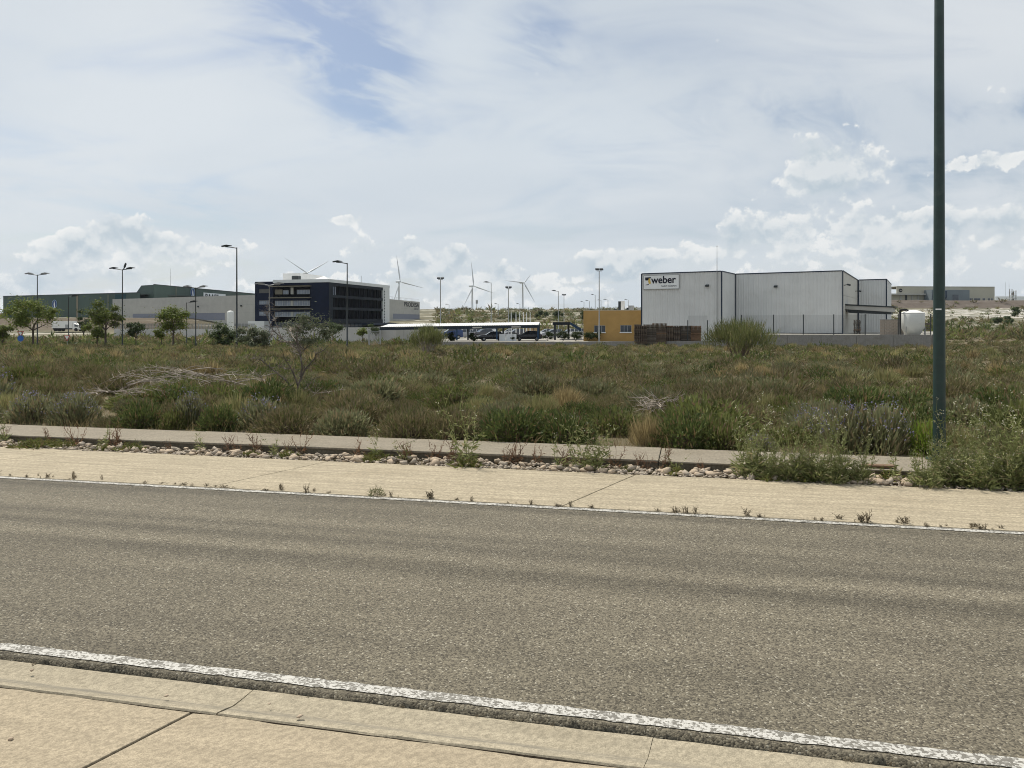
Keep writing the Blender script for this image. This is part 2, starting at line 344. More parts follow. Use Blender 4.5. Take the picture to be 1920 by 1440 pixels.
def terrain_mat():
    m = bpy.data.materials.new('soil'); m.use_nodes = True; m.node_tree.nodes.clear(); t = NT(m.node_tree)
    g = t.n('ShaderNodeNewGeometry').outputs['Position']; sep = t.n('ShaderNodeSeparateXYZ'); t.L.new(g, sep.inputs[0]); X, Y, Z = sep.outputs
    n1 = t.noise(g, 0.35, 6, 0.6, 0.3); n2 = t.noise(g, 3.0, 5, 0.65)
    near = t.mix(t.ramp(n1, 0.3, 0.7), rgb(0.115, 0.095, 0.060), rgb(0.19, 0.155, 0.105))
    near = t.mix(t.ramp(n2, 0.45, 0.7, 0.0, 0.5), near, rgb(0.075, 0.08, 0.035))
    strat = t.noise(t.comb(t.m('MULTIPLY', X, 0.012), t.m('MULTIPLY', Y, 0.008), t.m('MULTIPLY', Z, 0.75)), 1.4, 6, 0.65, 0.6)
    hill = t.mix(t.ramp(t.noise(g, 0.05, 6, 0.65, 0.4), 0.35, 0.65), rgb(0.080, 0.080, 0.050), rgb(0.165, 0.150, 0.100))
    gyp = t.m('MULTIPLY', t.ramp(strat, 0.50, 0.60), t.ramp(t.noise(g, 0.11, 6, 0.75, 0.8), 0.42, 0.56))
    hill = t.mix(gyp, hill, rgb(0.46, 0.43, 0.365))
    f = t.ramp(Y, 108.0, 165.0)
    col = t.mix(f, near, hill)
    az = t.m('DIVIDE', X, t.m('MAXIMUM', Y, 1.0))
    right = t.m('MULTIPLY', t.ramp(az, 0.36, 0.50), t.m('MULTIPLY', t.ramp(Y, 255.0, 268.0), t.ramp(Y, 341.0, 330.0)))
    col = t.mix(t.m('MULTIPLY', right, t.ramp(t.noise(g, 0.22, 6, 0.8, 0.6), 0.46, 0.58)), col, rgb(0.50, 0.48, 0.44))
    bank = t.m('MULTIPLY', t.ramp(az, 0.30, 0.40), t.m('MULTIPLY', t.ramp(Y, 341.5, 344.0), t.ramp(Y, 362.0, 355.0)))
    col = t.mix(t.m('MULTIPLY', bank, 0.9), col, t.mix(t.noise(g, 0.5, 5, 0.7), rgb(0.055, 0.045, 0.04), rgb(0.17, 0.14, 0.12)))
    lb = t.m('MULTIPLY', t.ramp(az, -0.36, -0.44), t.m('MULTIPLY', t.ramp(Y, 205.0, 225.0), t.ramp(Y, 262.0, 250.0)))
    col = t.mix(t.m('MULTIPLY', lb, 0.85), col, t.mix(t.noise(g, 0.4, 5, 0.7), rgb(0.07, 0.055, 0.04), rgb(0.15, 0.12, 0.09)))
    p = t.n('ShaderNodeBsdfPrincipled'); t.L.new(col, p.inputs['Base Color']); p.inputs['Roughness'].default_value = 0.95; p.inputs['Specular IOR Level'].default_value = 0.1
    b = t.n('ShaderNodeBump'); b.inputs['Strength'].default_value = 0.6; b.inputs['Distance'].default_value = 0.05
    t.L.new(n2, b.inputs['Height']); t.L.new(b.outputs[0], p.inputs['Normal'])
    o = t.n('ShaderNodeOutputMaterial'); t.L.new(p.outputs[0], o.inputs[0]); return m

def glass_mat(name, color=(0.03, 0.04, 0.05), rough=0.08):
    return mat(name, color, rough, 0.25, 0.6, spec=0.6)
def mesh_mat(name, color, dens):
    m = bpy.data.materials.new(name); m.use_nodes = True; m.node_tree.nodes.clear(); t = NT(m.node_tree)
    d = t.n('ShaderNodeBsdfDiffuse'); d.inputs[0].default_value = rgb(*color); tr = t.n('ShaderNodeBsdfTransparent')
    mx = t.n('ShaderNodeMixShader'); mx.inputs[0].default_value = dens; t.L.new(tr.outputs[0], mx.inputs[1]); t.L.new(d.outputs[0], mx.inputs[2])
    o = t.n('ShaderNodeOutputMaterial'); t.L.new(mx.outputs[0], o.inputs[0]); return m

M_ASPH = asphalt_mat(); M_PAINT = paint_mat(); M_SOIL = terrain_mat()
M_JOINT = mat('joint_dirt', (0.020, 0.016, 0.012), 1.0, 0.5, 30.0, bump=0.5, spec=0.0)
M_GUT = concrete_mat('gutter_concrete', (0.365, 0.318, 0.232), 1.0, grit=150.0, silt=3.05)
M_SLAB = concrete_mat('sidewalk_concrete', (0.38, 0.318, 0.225), 0.35, grit=150.0)
M_SHOULD = concrete_mat('shoulder_concrete', (0.385, 0.330, 0.236), 0.7, grit=60.0, stainamt=0.40, streak=0.26)
M_WALK = concrete_mat('far_sidewalk_concrete', (0.265, 0.232, 0.178), 0.3, grit=50.0, stainamt=0.7)
M_KERB = concrete_mat('dark_kerb', (0.135, 0.118, 0.088), 0.5, grit=40.0, stainamt=0.8)  # darker concrete, only for the kerb face below the slab edge
M_CWALL = concrete_mat('wall_concrete', (0.27, 0.265, 0.25), 0.5, grit=30.0, stainamt=0.9)
M_WHITE = mat('white_cladding', (0.60, 0.61, 0.60), 0.45, 0.05, 0.4, dirt=((0.42, 0.41, 0.38), 0.5, 0.25))
M_NAVYTRIM = mat('navy_trim', (0.012, 0.022, 0.045), 0.5, 0.2)
M_NAVY = mat('navy_panel', (0.005, 0.010, 0.028), 0.6, 0.2, 0.5, spec=0.15)
M_SLATE = mat('slate_panel', (0.013, 0.018, 0.026), 0.6, 0.2, 0.5, spec=0.15)
M_BLACK = mat('dark_recess', (0.004, 0.005, 0.008), 0.6, 0.2, spec=0.1)
M_GLASS = glass_mat('window_glass', (0.045, 0.055, 0.07))
M_PALEGLASS = glass_mat('blind_glass', (0.16, 0.19, 0.24), 0.15)
M_ROOFWHITE = mat('white_roof', (0.72, 0.72, 0.70), 0.6, 0.06, 0.6)
M_PARAPET = mat('white_parapet', (0.62, 0.64, 0.64), 0.6, 0.06, 0.4)
M_BEIGE = mat('beige_slab', (0.19, 0.175, 0.135), 0.8, 0.1)
M_GREY = mat('grey_concrete_panel', (0.42, 0.415, 0.385), 0.85, 0.07, 0.5, dirt=((0.33, 0.32, 0.29), 0.3, 0.3))
M_BAND = mat('blue_grey_band', (0.20, 0.215, 0.26), 0.6, 0.08)
M_GREEN = mat('green_cladding', (0.048, 0.080, 0.066), 0.55, 0.12, 0.15, streak=(1, 1, 0.1))
M_GREEN2 = mat('green_cladding_strip', (0.10, 0.115, 0.085), 0.6, 0.1)
M_YELLOW = mat('ochre_render', (0.40, 0.25, 0.088), 0.85, 0.08, 0.8, dirt=((0.30, 0.18, 0.06), 0.7, 0.35))
M_POLEG = mat('green_paint', (0.010, 0.030, 0.026), 0.42, 0.25, 6.0, bump=0.1, bscale=60, spec=0.5, dirt=((0.05, 0.07, 0.06), 5.0, 0.5))
M_GALV = mat('galvanised_steel', (0.33, 0.34, 0.34), 0.5, 0.12, 2.0, metal=0.4)
M_DARKST = mat('dark_steel', (0.035, 0.042, 0.045), 0.5, 0.2, 2.0)
M_HEAD = mat('lamp_housing', (0.30, 0.31, 0.32), 0.5, 0.1)
M_TURB = mat('turbine_white', (0.60, 0.63, 0.65), 0.5, 0.05)
M_BLUEST = mat('blue_steel', (0.012, 0.045, 0.10), 0.5, 0.15)
def wood_mat(name, c):
    m = bpy.data.materials.new(name); m.use_nodes = True; m.node_tree.nodes.clear(); t = NT(m.node_tree)
    g_ = t.n('ShaderNodeNewGeometry').outputs['Position']; oi = t.n('ShaderNodeObjectInfo').outputs['Random']
    mp = t.n('ShaderNodeMapping'); t.L.new(g_, mp.inputs[0]); mp.inputs['Scale'].default_value = (2, 2, 22)
    k = t.m('MULTIPLY', t.ramp(oi, 0, 1, 0.55, 1.35, False), t.ramp(t.noise(mp.outputs[0], 1.6, 5, 0.65), 0.3, 0.7, 0.7, 1.3))
    p = t.n('ShaderNodeBsdfPrincipled'); t.L.new(t.mix(1.0, rgb(*c), t.comb(k, k, k), 'MULTIPLY'), p.inputs['Base Color']); p.inputs['Roughness'].default_value = 0.9
    o = t.n('ShaderNodeOutputMaterial'); t.L.new(p.outputs[0], o.inputs[0]); return m
M_WOOD = wood_mat('pallet_wood', (0.135, 0.102, 0.074)); M_WOOD2 = wood_mat('new_pallet_wood', (0.22, 0.135, 0.080)); M_WOOD3 = wood_mat('grey_pallet_wood', (0.135, 0.115, 0.092))
M_TANK = mat('tank_white', (0.66, 0.67, 0.64), 0.45, 0.06, 0.8, dirt=((0.45, 0.43, 0.38), 1.2, 0.3))
M_BLOCK = mat('concrete_block', (0.27, 0.235, 0.20), 0.9, 0.2, 3.0, bump=0.3)
M_RUBBER = mat('rubber', (0.02, 0.02, 0.02), 0.8)
M_BARK = mat('bark', (0.085, 0.07, 0.055), 0.95, 0.35, 8.0, bump=0.5, streak=(1, 1, 0.3))
M_DEAD = mat('dead_wood', (0.33, 0.285, 0.235), 0.95, 0.45, 5.0, bump=0.4)
M_DEADDARK = mat('dead_bark', (0.115, 0.095, 0.08), 0.95, 0.55, 4.0, bump=0.4, dirt=((0.42, 0.38, 0.33), 5.0, 0.8))
M_TWIG = mat('twig', (0.13, 0.10, 0.07), 0.95, 0.3, 6.0)
M_STONE = mat('limestone', (0.42, 0.335, 0.245), 0.9, 0.35, 9.0, bump=0.3, bscale=60, dirt=((0.26, 0.20, 0.14), 6.0, 0.5))
M_STONE2 = mat('grey_limestone', (0.36, 0.305, 0.24), 0.9, 0.35, 9.0, bump=0.3, bscale=60)
M_YARD = mat('yard_concrete', (0.30, 0.285, 0.25), 0.9, 0.15, 0.6)
M_LETTER = mat('black_letters', (0.006, 0.007, 0.012), 0.5, 0.1)
M_LETNAVY = mat('navy_letters', (0.004, 0.006, 0.02), 0.5, 0.1)
M_SIGNW = mat('sign_white', (0.74, 0.76, 0.76), 0.5, 0.04)
M_LOGOY = mat('logo_yellow', (0.60, 0.42, 0.09), 0.5, 0.1)
M_LOGOB = mat('logo_blue', (0.012, 0.045, 0.16), 0.5, 0.1)
M_LOGOP = mat('logo_pale_blue', (0.25, 0.36, 0.46), 0.5, 0.1)

# ------------------------------------------------------------------ the ground sheet
def build_ground():
    ys = np.r_[np.linspace(-60, 9, 8), np.arange(9.4, 30, 0.8), np.arange(30, 130, 2.5), np.arange(130, 420, 4.0), np.arange(420, 800, 10), np.linspace(800, 3600, 30)]
    n = 150; us = np.linspace(-1, 1, n); us = np.sign(us) * np.abs(us) ** 1.2
    V = []
    for y in ys:
        w = max(70.0, abs(y) * 1.15 + 40); X = us * w
        V.append(np.c_[X, np.full(n, y), ground_z(X, np.full(n, y))])
    V = np.concatenate(V); r = len(ys)
    i = np.arange((r - 1) * n).reshape(r - 1, n)[:, :-1].ravel()
    T = np.c_[i, i + 1, i + 1 + n, i + n]
    o = link('ground', np_mesh('ground', V, T, M_SOIL, per=4)); tag(o, kind='structure')
    o.data.polygons.foreach_set('use_smooth', [True] * len(o.data.polygons))
build_ground()

# distant ridge
mb = MB()
hx = np.linspace(900, 3400, 60)
top = 84 + 26 * wob(hx, hx * 0, 260) + 8 * wob(hx, hx * 0, 60)
for i in range(59):
    a, b = hx[i], hx[i + 1]
    mb.quad((a, 2900, 0), (b, 2900, 0), (b, 3150, top[i + 1]), (a, 3150, top[i]))
    mb.quad((a, 3150, top[i]), (b, 3150, top[i + 1]), (b, 3500, 0), (a, 3500, 0))
tag(mb.build('far_hill', mat('pine_wood_hill', (0.035, 0.05, 0.035), 0.95, 0.5, 0.03)), kind='structure')

# ------------------------------------------------------------------ road, gutters, sidewalks
RZ = -ROAD
U0, U1 = -60.0, 60.0
def strip(name, v0, v1, z0, z1, m, u0=U0, u1=U1, kind='structure'):
    o = MB().box(u0, u1, v0, v1, z0, z1).build(name, m, rz=RZ)
    return tag(o, kind=kind) if kind else o
# asphalt with a ragged near edge
def build_road():
    us = np.arange(U0, U1 + 0.001, 0.05); n = len(us)
    e = 3.258 + 0.008 * wob(us, us * 0, 0.35) + 0.006 * rng.normal(size=n)
    e2 = 7.02 + 0.004 * rng.normal(size=n)
    V = np.concatenate([np.c_[us, e - 0.012, np.full(n, -0.055)], np.c_[us, e, np.full(n, -0.004) + 0.003 * rng.normal(size=n)], np.c_[us, np.full(n, 3.280), np.zeros(n)],
                        np.c_[us, np.full(n, 5.1), np.full(n, 0.0)], np.c_[us, e2, np.zeros(n)], np.c_[us, e2 + 0.004, np.full(n, -0.05)]])
    i = np.arange(n - 1); T = np.concatenate([np.c_[i + k * n, i + 1 + k * n, i + 1 + (k + 1) * n, i + (k + 1) * n] for k in range(5)])
    tag(link('road', np_mesh('road', V, T, M_ASPH, per=4), rz=RZ), kind='structure')
build_road()
def line(name, v0, v1):
    us = np.arange(-40, 40.001, 0.04); n = len(us)
    a = v0 + 0.003 * rng.normal(size=n); b = v1 + 0.003 * rng.normal(size=n)
    V = np.concatenate([np.c_[us, a, np.full(n, 0.004)], np.c_[us, b, np.full(n, 0.004)]]); i = np.arange(n - 1)
    tag(link(name, np_mesh(name, V, np.c_[i, i + 1, i + 1 + n, i + n], M_PAINT, per=4), rz=RZ), kind='structure')
line('road_edge_line', 3.288, 3.364)
line('road_edge_line', 6.925, 6.998)

def slab_mesh(name, poly, z0, z1, m):
    return MB().prism(poly, z0, z1).mesh(name, m)
# near gutter: shallow channel, cast in lengths
gut = MB().box(U0, U1, 2.984, 3.26, -0.30, -0.036).build('gutter', M_JOINT, rz=RZ); tag(gut, kind='structure')
cuts = [-14.2, -9.9, -6.05, -2.0, -0.16, 2.1, 6.1, 10.2, 14.2]
for i in range(len(cuts) - 1):
    a, b = cuts[i] + 0.004, cuts[i + 1] - 0.004
    if i in (3, 4): a, b = cuts[i] + (0.0012 if i == 4 else 0.004), cuts[i + 1] - (0.0012 if i == 3 else 0.004)
    vv = [2.978, 2.986, 3.02, 3.09, 3.16, 3.228, 3.240]; zz = [-0.016, -0.006, -0.012, -0.026, -0.022, -0.016, -0.022]
    V = []; fs = []
    xs = np.linspace(a, b, 14)
    sk = [0.10 * (q - 3.1) for q in vv]
    for xq in xs:
        for k in range(7): V.append((xq + sk[k], vv[k], zz[k] + 0.002 * random.uniform(-1, 1)))
    for j in range(13):
        for k in range(6): fs.append((j * 7 + k, (j + 1) * 7 + k, (j + 1) * 7 + k + 1, j * 7 + k + 1))
    m_ = MB().add(V, fs)
    for xe in (0, 13):
        m_.add([V[xe * 7 + k] for k in range(7)] + [(V[xe * 7 + k][0], vv[k], -0.12) for k in range(7)], [(k, k + 1, k + 8, k + 7) for k in range(6)])
    m_.add([V[j * 7] for j in range(14)] + [(V[j * 7][0], vv[0], -0.12) for j in range(14)], [(j, j + 1, j + 15, j + 14) for j in range(13)])
    me = m_.mesh('gutter_piece', M_GUT); me.polygons.foreach_set('use_smooth', [len(p.vertices) == 4 and False for p in me.polygons])
    link('gutter_piece', me, gut)
# near sidewalk slabs
sw = MB().box(U0, U1, -6, 2.982, -0.30, -0.013).build('sidewalk', M_JOINT, rz=RZ); tag(sw, kind='structure')
def skew(poly, k, v0): return [(p[0] + k * (p[1] - v0), p[1]) for p in poly]
for i in range(-4, 4):
    a, b = -2.12 + i * 4.0 + 0.006, -2.12 + (i + 1) * 4.0 - 0.006
    for v0, v1 in ((-2.0, 0.988), (1.0, 2.966)):
        n = 40; edge = [(a + (b - a) * k / n, v1 + 0.0035 * random.uniform(-1, 1)) for k in range(n, -1, -1)]
        edge = [(p[0], p[1] - 0.006 * (0.5 + 0.5 * math.sin(p[0] * 7.3)) * (v1 > 2)) for p in edge]
        poly = skew([(a, v0), (b, v0)] + edge, 0.30, 2.966)
        bevel(MB().prism(poly, -0.10, -0.004 + 0.003 * random.uniform(-1, 1)).build('slab', M_SLAB, sw), 0.004, 2)
# far shoulder slabs (skewed joints)
sh = MB().box(U0, U1, 7.02, 8.588, -0.30, -0.006).build('shoulder', M_JOINT, rz=RZ); tag(sh, kind='structure')
JS = [-30.7, -27.0, -23.3, -19.6, -15.9, -12.2, -8.53, -4.84, -1.15, 4.4, 8.1, 11.8, 15.5, 19.2, 22.9, 26.6]
for i in range(len(JS) - 1):
    a, b = JS[i] + 0.005, JS[i + 1] - 0.005
    n = 24; edge = [(a + (b - a) * k / n, 8.60 + 0.012 * random.uniform(-1, 1)) for k in range(n, -1, -1)]
    poly = skew([(a, 7.03), (b, 7.03)] + edge, 0.36, 7.03)
    zt = [0.004 if p[1] < 7.5 else 0.018 for p in poly]
    bevel(MB().prism(poly, -0.08, zt).build('slab', M_SHOULD, sh), 0.006, 2)
# gravel strip bed, kerbed far sidewalk
gravel = strip('gravel_strip', 8.59, 9.10, -0.30, -0.015, M_SOIL)
fs_ = MB().box(U0, U1, 9.10, 10.0, -0.30, -0.02).build('sidewalk', M_SOIL, rz=RZ); tag(fs_, kind='structure')
for i in range(-7, 9):
    a, b = -0.35 + i * 3.3 + 0.004, -0.35 + (i + 1) * 3.3 - 0.004
    n = 22
    front = [(a + (b - a) * k / n, 9.08 + 0.006 * random.uniform(-1, 1)) for k in range(n + 1)]
    back = [(b, 10.03), (a, 10.03)]
    dz = 0.004 * random.uniform(-1, 1)
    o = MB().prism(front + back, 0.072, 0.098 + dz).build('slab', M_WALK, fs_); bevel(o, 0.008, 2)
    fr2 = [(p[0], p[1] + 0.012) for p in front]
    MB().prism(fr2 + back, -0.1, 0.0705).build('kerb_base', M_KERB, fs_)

# ------------------------------------------------------------------ gravel
def stone_arrays(k):
    g = np.random.default_rng(100 + k)
    t = (1 + 5 ** 0.5) / 2
    V = np.array([(-1, t, 0), (1, t, 0), (-1, -t, 0), (1, -t, 0), (0, -1, t), (0, 1, t), (0, -1, -t), (0, 1, -t), (t, 0, -1), (t, 0, 1), (-t, 0, -1), (-t, 0, 1)]) / 1.9
    T = np.array([(0, 11, 5), (0, 5, 1), (0, 1, 7), (0, 7, 10), (0, 10, 11), (1, 5, 9), (5, 11, 4), (11, 10, 2), (10, 7, 6), (7, 1, 8), (3, 9, 4), (3, 4, 2), (3, 2, 6), (3, 6, 8), (3, 8, 9), (4, 9, 5), (2, 4, 11), (6, 2, 10), (8, 6, 7), (9, 8, 1)])
    V = V * (1 + 0.22 * g.normal(size=(12, 1))) * np.array([1.0, g.uniform(0.6, 0.9), g.uniform(0.32, 0.6)])
    return V, T
ST = [stone_arrays(k) for k in range(8)]
def rot_rand(g, n, tilt=0.4):
    rz = g.uniform(0, 2 * np.pi, n); c, s = np.cos(rz), np.sin(rz)
    Rm = np.zeros((n, 3, 3)); Rm[:, 0, 0] = c; Rm[:, 0, 1] = -s; Rm[:, 1, 0] = s; Rm[:, 1, 1] = c; Rm[:, 2, 2] = 1
    tx = g.normal(0, tilt, n); c, s = np.cos(tx), np.sin(tx)
    Rx = np.zeros((n, 3, 3)); Rx[:, 0, 0] = 1; Rx[:, 1, 1] = c; Rx[:, 1, 2] = -s; Rx[:, 2, 1] = s; Rx[:, 2, 2] = c
    return Rm @ Rx
def build_gravel():
    g = np.random.default_rng(5)
    n = 5200
    u = np.r_[g.uniform(-13, 9, 4300), g.uniform(-30, 25, 900)]; v = g.uniform(8.60, 9.06, n)
    size = np.exp(g.normal(math.log(0.020), 0.35, n)); z = 0.0 + 0.02 * g.random(n)
    Rm = rot_rand(g, n); VV = []; TT = []; o = 0
    for i in range(n):
        V, T = ST[i % 8]; V = (V * size[i]) @ Rm[i].T + (u[i], v[i], z[i]); VV.append(V); TT.append(T + o); o += 12
    tag(link('small_gravel', np_mesh('small_gravel', np.concatenate(VV), np.concatenate(TT), M_STONE2), gravel), kind='stuff')
    meshes = [np_mesh('stone', V, T, M_STONE if k % 3 else M_STONE2) for k, (V, T) in enumerate(ST)]
    for i in range(290):
        px = g.uniform(-60, 1750); X, Y = on_v(px, g.uniform(8.63, 9.03)); uu = X * CR - Y * SR; vv = X * SR + Y * CR
        s = float(np.clip(np.exp(g.normal(math.log(0.048), 0.28)), 0.03, 0.085))
        ob = link('stone', meshes[i % 8], gravel, loc=(uu, vv, 0.022 + 0.014 * g.random()), sc=s); ob.rotation_euler = (g.normal(0, .3), g.normal(0, .3), g.uniform(0, 6.28))
build_gravel()

# ------------------------------------------------------------------ building helpers
def t_at(ox, oy, th, px):
    """distance along a wall line (starting at ox,oy, turned th) of what is seen at column px"""
    a = (px - 960) / F; return (a * oy - ox) / (math.cos(th) + a * math.sin(th))
def text_mesh(s, size, m, ext=0.03, bold=0.0, spacing=1.0):
    cu = bpy.data.curves.new('lettering', 'FONT'); cu.body = s; cu.size = size; cu.extrude = ext; cu.offset = bold; cu.space_character = spacing
    ob = bpy.data.objects.new('lettering', cu); C.objects.link(ob)
    bpy.context.view_layer.update(); dg = bpy.context.evaluated_depsgraph_get()
    me = bpy.data.meshes.new_from_object(ob.evaluated_get(dg)); bpy.data.objects.remove(ob); bpy.data.curves.remove(cu)
    me.materials.clear(); me.materials.append(m); return me
def lettering(parent, s, x, y, z, width, height, m, ext=0.03, bold=0.0, side=False, name='lettering', spacing=1.0):
    me = text_mesh(s, 1.0, m, ext, bold, spacing)
    xs = [v.co.x for v in me.vertices]; ys = [v.co.y for v in me.vertices]
    x0, x1, y0, y1 = min(xs), max(xs), min(ys), max(ys)
    for v in me.vertices:
        v.co.x = (v.co.x - x0) / (x1 - x0) * width; v.co.y = (v.co.y - y0) / (y1 - y0) * height
    o = link(name, me, parent, loc=(x, y, z)); o.rotation_euler = (R(90), 0, R(90) if side else 0); return o
def corrugated(L, z0, za, zb, pitch=0.33, d=0.045):
    """ribbed sheet along +x from 0..L facing -y, top height from za to zb"""
    prof = []; x = 0.0
    while x < L - pitch:
        prof += [(x, 0), (x + pitch * 0.55, 0), (x + pitch * 0.65, -d), (x + pitch * 0.9, -d)]; x += pitch
    prof += [(x, 0), (L, 0)]
    m = MB(); V = []; fs = []
    for q, y in prof:
        zt = za + (zb - za) * q / L; V += [(q, y, z0), (q, y, zt)]
    for i in range(len(prof) - 1): fs.append((2 * i, 2 * i + 2, 2 * i + 3, 2 * i + 1))
    return m.add(V, fs)
def window(parent, x0, x1, z0, z1, y=-0.0, panes=3, frame=None, pane=None, name='window', fw=0.06, side=False):
    """framed window on a wall facing -y (or +x when side: x is then the local y)"""
    frame = frame or M_GALV; pane = pane or M_GLASS
    fr = MB()
    def bx(mb, a, b, c, d, e, f):
        if side: mb.box(-d + 0, -c, a, b, e, f)
        else: mb.box(a, b, c, d, e, f)
    bx(fr, x0, x1, y - 0.06, y + 0.02, z0, z0 + fw); bx(fr, x0, x1, y - 0.06, y + 0.02, z1 - fw, z1)
    for k in range(panes + 1):
        c = x0 + (x1 - x0 - fw) * k / panes; bx(fr, c, c + fw, y - 0.057, y + 0.02, z0 + fw, z1 - fw)
    w = fr.build(name, frame, parent)
    for k in range(panes):
        a = x0 + (x1 - x0 - fw) * k / panes + fw; b = x0 + (x1 - x0 - fw) * (k + 1) / panes
        pm = MB(); bx(pm, a, b, y - 0.02, y + 0.0, z0 + fw, z1 - fw); pm.build('pane', pane, w)
    return w

# ------------------------------------------------------------------ white ribbed warehouse
TH = R(30)
AX, AY = 243 / F * 104, 104.0
wh = thing('warehouse', 'white ribbed metal warehouse in stepped bays with navy edge trim and a lettered sign', 'warehouse', (AX, AY, 0), -TH)
TOP = 8.3
X1, Y1 = 10.79, 6.87; X2, Y2 = X1 + 13.55, Y1 + 17.0; X3, Y3 = X2 + 3.81, Y2 + 9.5
def wsheet(name, L, za, zb, loc, rz=0.0): return corrugated(L, -1.2, za, zb).build(name, M_WHITE, wh, loc=loc, rz=rz)
wsheet('front_cladding', X1, TOP, TOP, (0, 0, 0)); wsheet('front_cladding', X2 - X1, TOP, TOP, (X1, Y1, 0)); wsheet('front_cladding', X3 - X2, 7.94, 7.94, (X2, Y2, 0))
wsheet('side_cladding', Y1, TOP, TOP, (X1, 0, 0), R(90))
wsheet('side_cladding', Y3 - Y2, 7.94, 7.6, (X3, Y2, 0), R(90))
# concrete side of the middle bay, in stacked panels
zc = [-1.2, 2.2, 5.2]
for k in range(3):
    zt = zc[k + 1] if k < 2 else None
    y0, y1 = Y1, Y2
    MB().prism([(X2 - 0.2, y0), (X2, y0), (X2, y1), (X2 - 0.2, y1)], zc[k] + 0.012, (zt - 0.012) if zt else [TOP, TOP, 7.94, 7.94]).build('side_panel', mat('cream_panel', (0.56, 0.545, 0.49), 0.8, 0.06, 0.4, dirt=((0.42, 0.40, 0.34), 0.4, 0.35)), wh)
MB().prism([(0, 0.05), (X1 - 0.05, 0.05), (X1 - 0.05, Y1 + 0.05), (X2 - 0.25, Y1 + 0.05), (X2 - 0.25, Y2 + 0.05), (X3 - 0.05, Y2 + 0.05), (X3 - 0.05, Y3), (0, Y3)], TOP - 0.62, TOP - 0.55).build('roof', M_ROOFWHITE, wh)
MB().box(0.0, 0.1, 0.06, Y3, -1.2, TOP - 0.05).build('rear_wall', M_WHITE, wh)
for a in ((-0.07, 0.07, -0.07, 0.08), (X1 - 0.05, X1 + 0.09, -0.09, 0.06), (X1 - 0.05, X1 + 0.12, Y1 - 0.10, Y1 + 0.05), (X2 - 0.05, X2 + 0.08, Y1 - 0.09, Y1 + 0.05), (X2 + 0.01, X2 + 0.18, Y2 - 0.12, Y2 - 0.05), (X3 - 0.05, X3 + 0.09, Y2 - 0.09, Y2 + 0.05)):
    MB().box(a[0], a[1], a[2], a[3], -1.2, (TOP if a[0] < X2 else 7.94) + 0.03).build('corner_trim', M_NAVYTRIM, wh)
for a in ((0.08, X1 - 0.06, -0.08, 0.02, TOP), (X1 + 0.13, X2 - 0.06, Y1 - 0.08, Y1 + 0.02, TOP), (X2 + 0.19, X3 - 0.06, Y2 - 0.08, Y2 + 0.02, 7.94)):
    MB().box(a[0], a[1], a[2], a[3], a[4] - 0.06, a[4] + 0.07).build('roof_edge_trim', M_NAVYTRIM, wh)
MB().box(X1 + 0.01, X1 + 0.08, 0.07, Y1 - 0.11, TOP - 0.06, TOP + 0.07).build('roof_edge_trim', M_NAVYTRIM, wh)
MB().prism([(X2 + 0.005, Y1 + 0.06), (X2 + 0.08, Y1 + 0.06), (X2 + 0.08, Y2 - 0.13), (X2 + 0.005, Y2 - 0.13)], [TOP - 0.04, TOP - 0.04, 7.9, 7.9], [TOP + 0.07, TOP + 0.07, 8.01, 8.01]).build('roof_edge_trim', M_NAVYTRIM, wh)
MB().prism([(X3 - 0.04, Y2 + 0.06), (X3 + 0.06, Y2 + 0.06), (X3 + 0.06, Y3), (X3 - 0.04, Y3)], [7.9, 7.9, 7.56, 7.56], [8.01, 8.01, 7.67, 7.67]).build('roof_edge_trim', M_NAVYTRIM, wh)
MB().box(X1 + 0.13, X2 - 0.06, Y1 - 0.07, Y1 + 0.0, 0.24, 0.36).build('base_trim', M_NAVYTRIM, wh)
# wall lamps
for lx, ly in ((9.0, 0.0), (X1 + 5.4, Y1)):
    MB().prism([(lx - 0.25, ly - 0.35), (lx + 0.25, ly - 0.35), (lx + 0.2, ly - 0.06), (lx - 0.2, ly - 0.06)], [6.35] * 4, [6.55, 6.55, 6.65, 6.65]).build('wall_lamp', M_DARKST, wh)
# side canopy and its lamps
cy = Y1 + 2.6
MB().prism([(X2 + 0.01, cy), (X2 + 5.6, cy), (X2 + 5.6, cy + 3.2), (X2 + 0.01, cy + 3.2)], [3.45, 3.05, 3.05, 3.45], [3.95, 3.6, 3.6, 3.95]).build('canopy', M_GREY, wh)
MB().prism([(X2 + 0.01, cy - 0.15), (X2 + 5.9, cy - 0.15), (X2 + 5.9, cy + 3.4), (X2 + 0.01, cy + 3.4)], [3.98, 3.63, 3.63, 3.98], [4.12, 3.75, 3.75, 4.12]).build('canopy_roof', M_DARKST, wh)
MB().prism([(X2 + 0.3, cy + 0.2), (X2 + 5.4, cy + 0.2), (X2 + 5.4, cy + 2.9), (X2 + 0.3, cy + 2.9)], [3.0, 2.75, 2.75, 3.0], [3.42, 3.03, 3.03, 3.42]).build('canopy_beam', M_DARKST, wh)
MB().tube([(X2 + 0.01, Y1 + 1.2, 6.5), (X2 + 0.5, Y1 + 1.2, 6.6)], 0.05, 6).tube([(X2 + 0.4, Y1 + 1.2, 6.6), (X2 + 0.8, Y1 + 1.2, 6.5)], 0.11, 6).build('wall_lamp', M_DARKST, wh)
MB().tube([(X2 + 0.01, Y2 - 3, 6.2), (X2 + 0.5, Y2 - 3, 6.25)], 0.05, 6).tube([(X2 + 0.4, Y2 - 3, 6.25), (X2 + 0.8, Y2 - 3, 6.15)], 0.11, 6).build('wall_lamp', M_DARKST, wh)
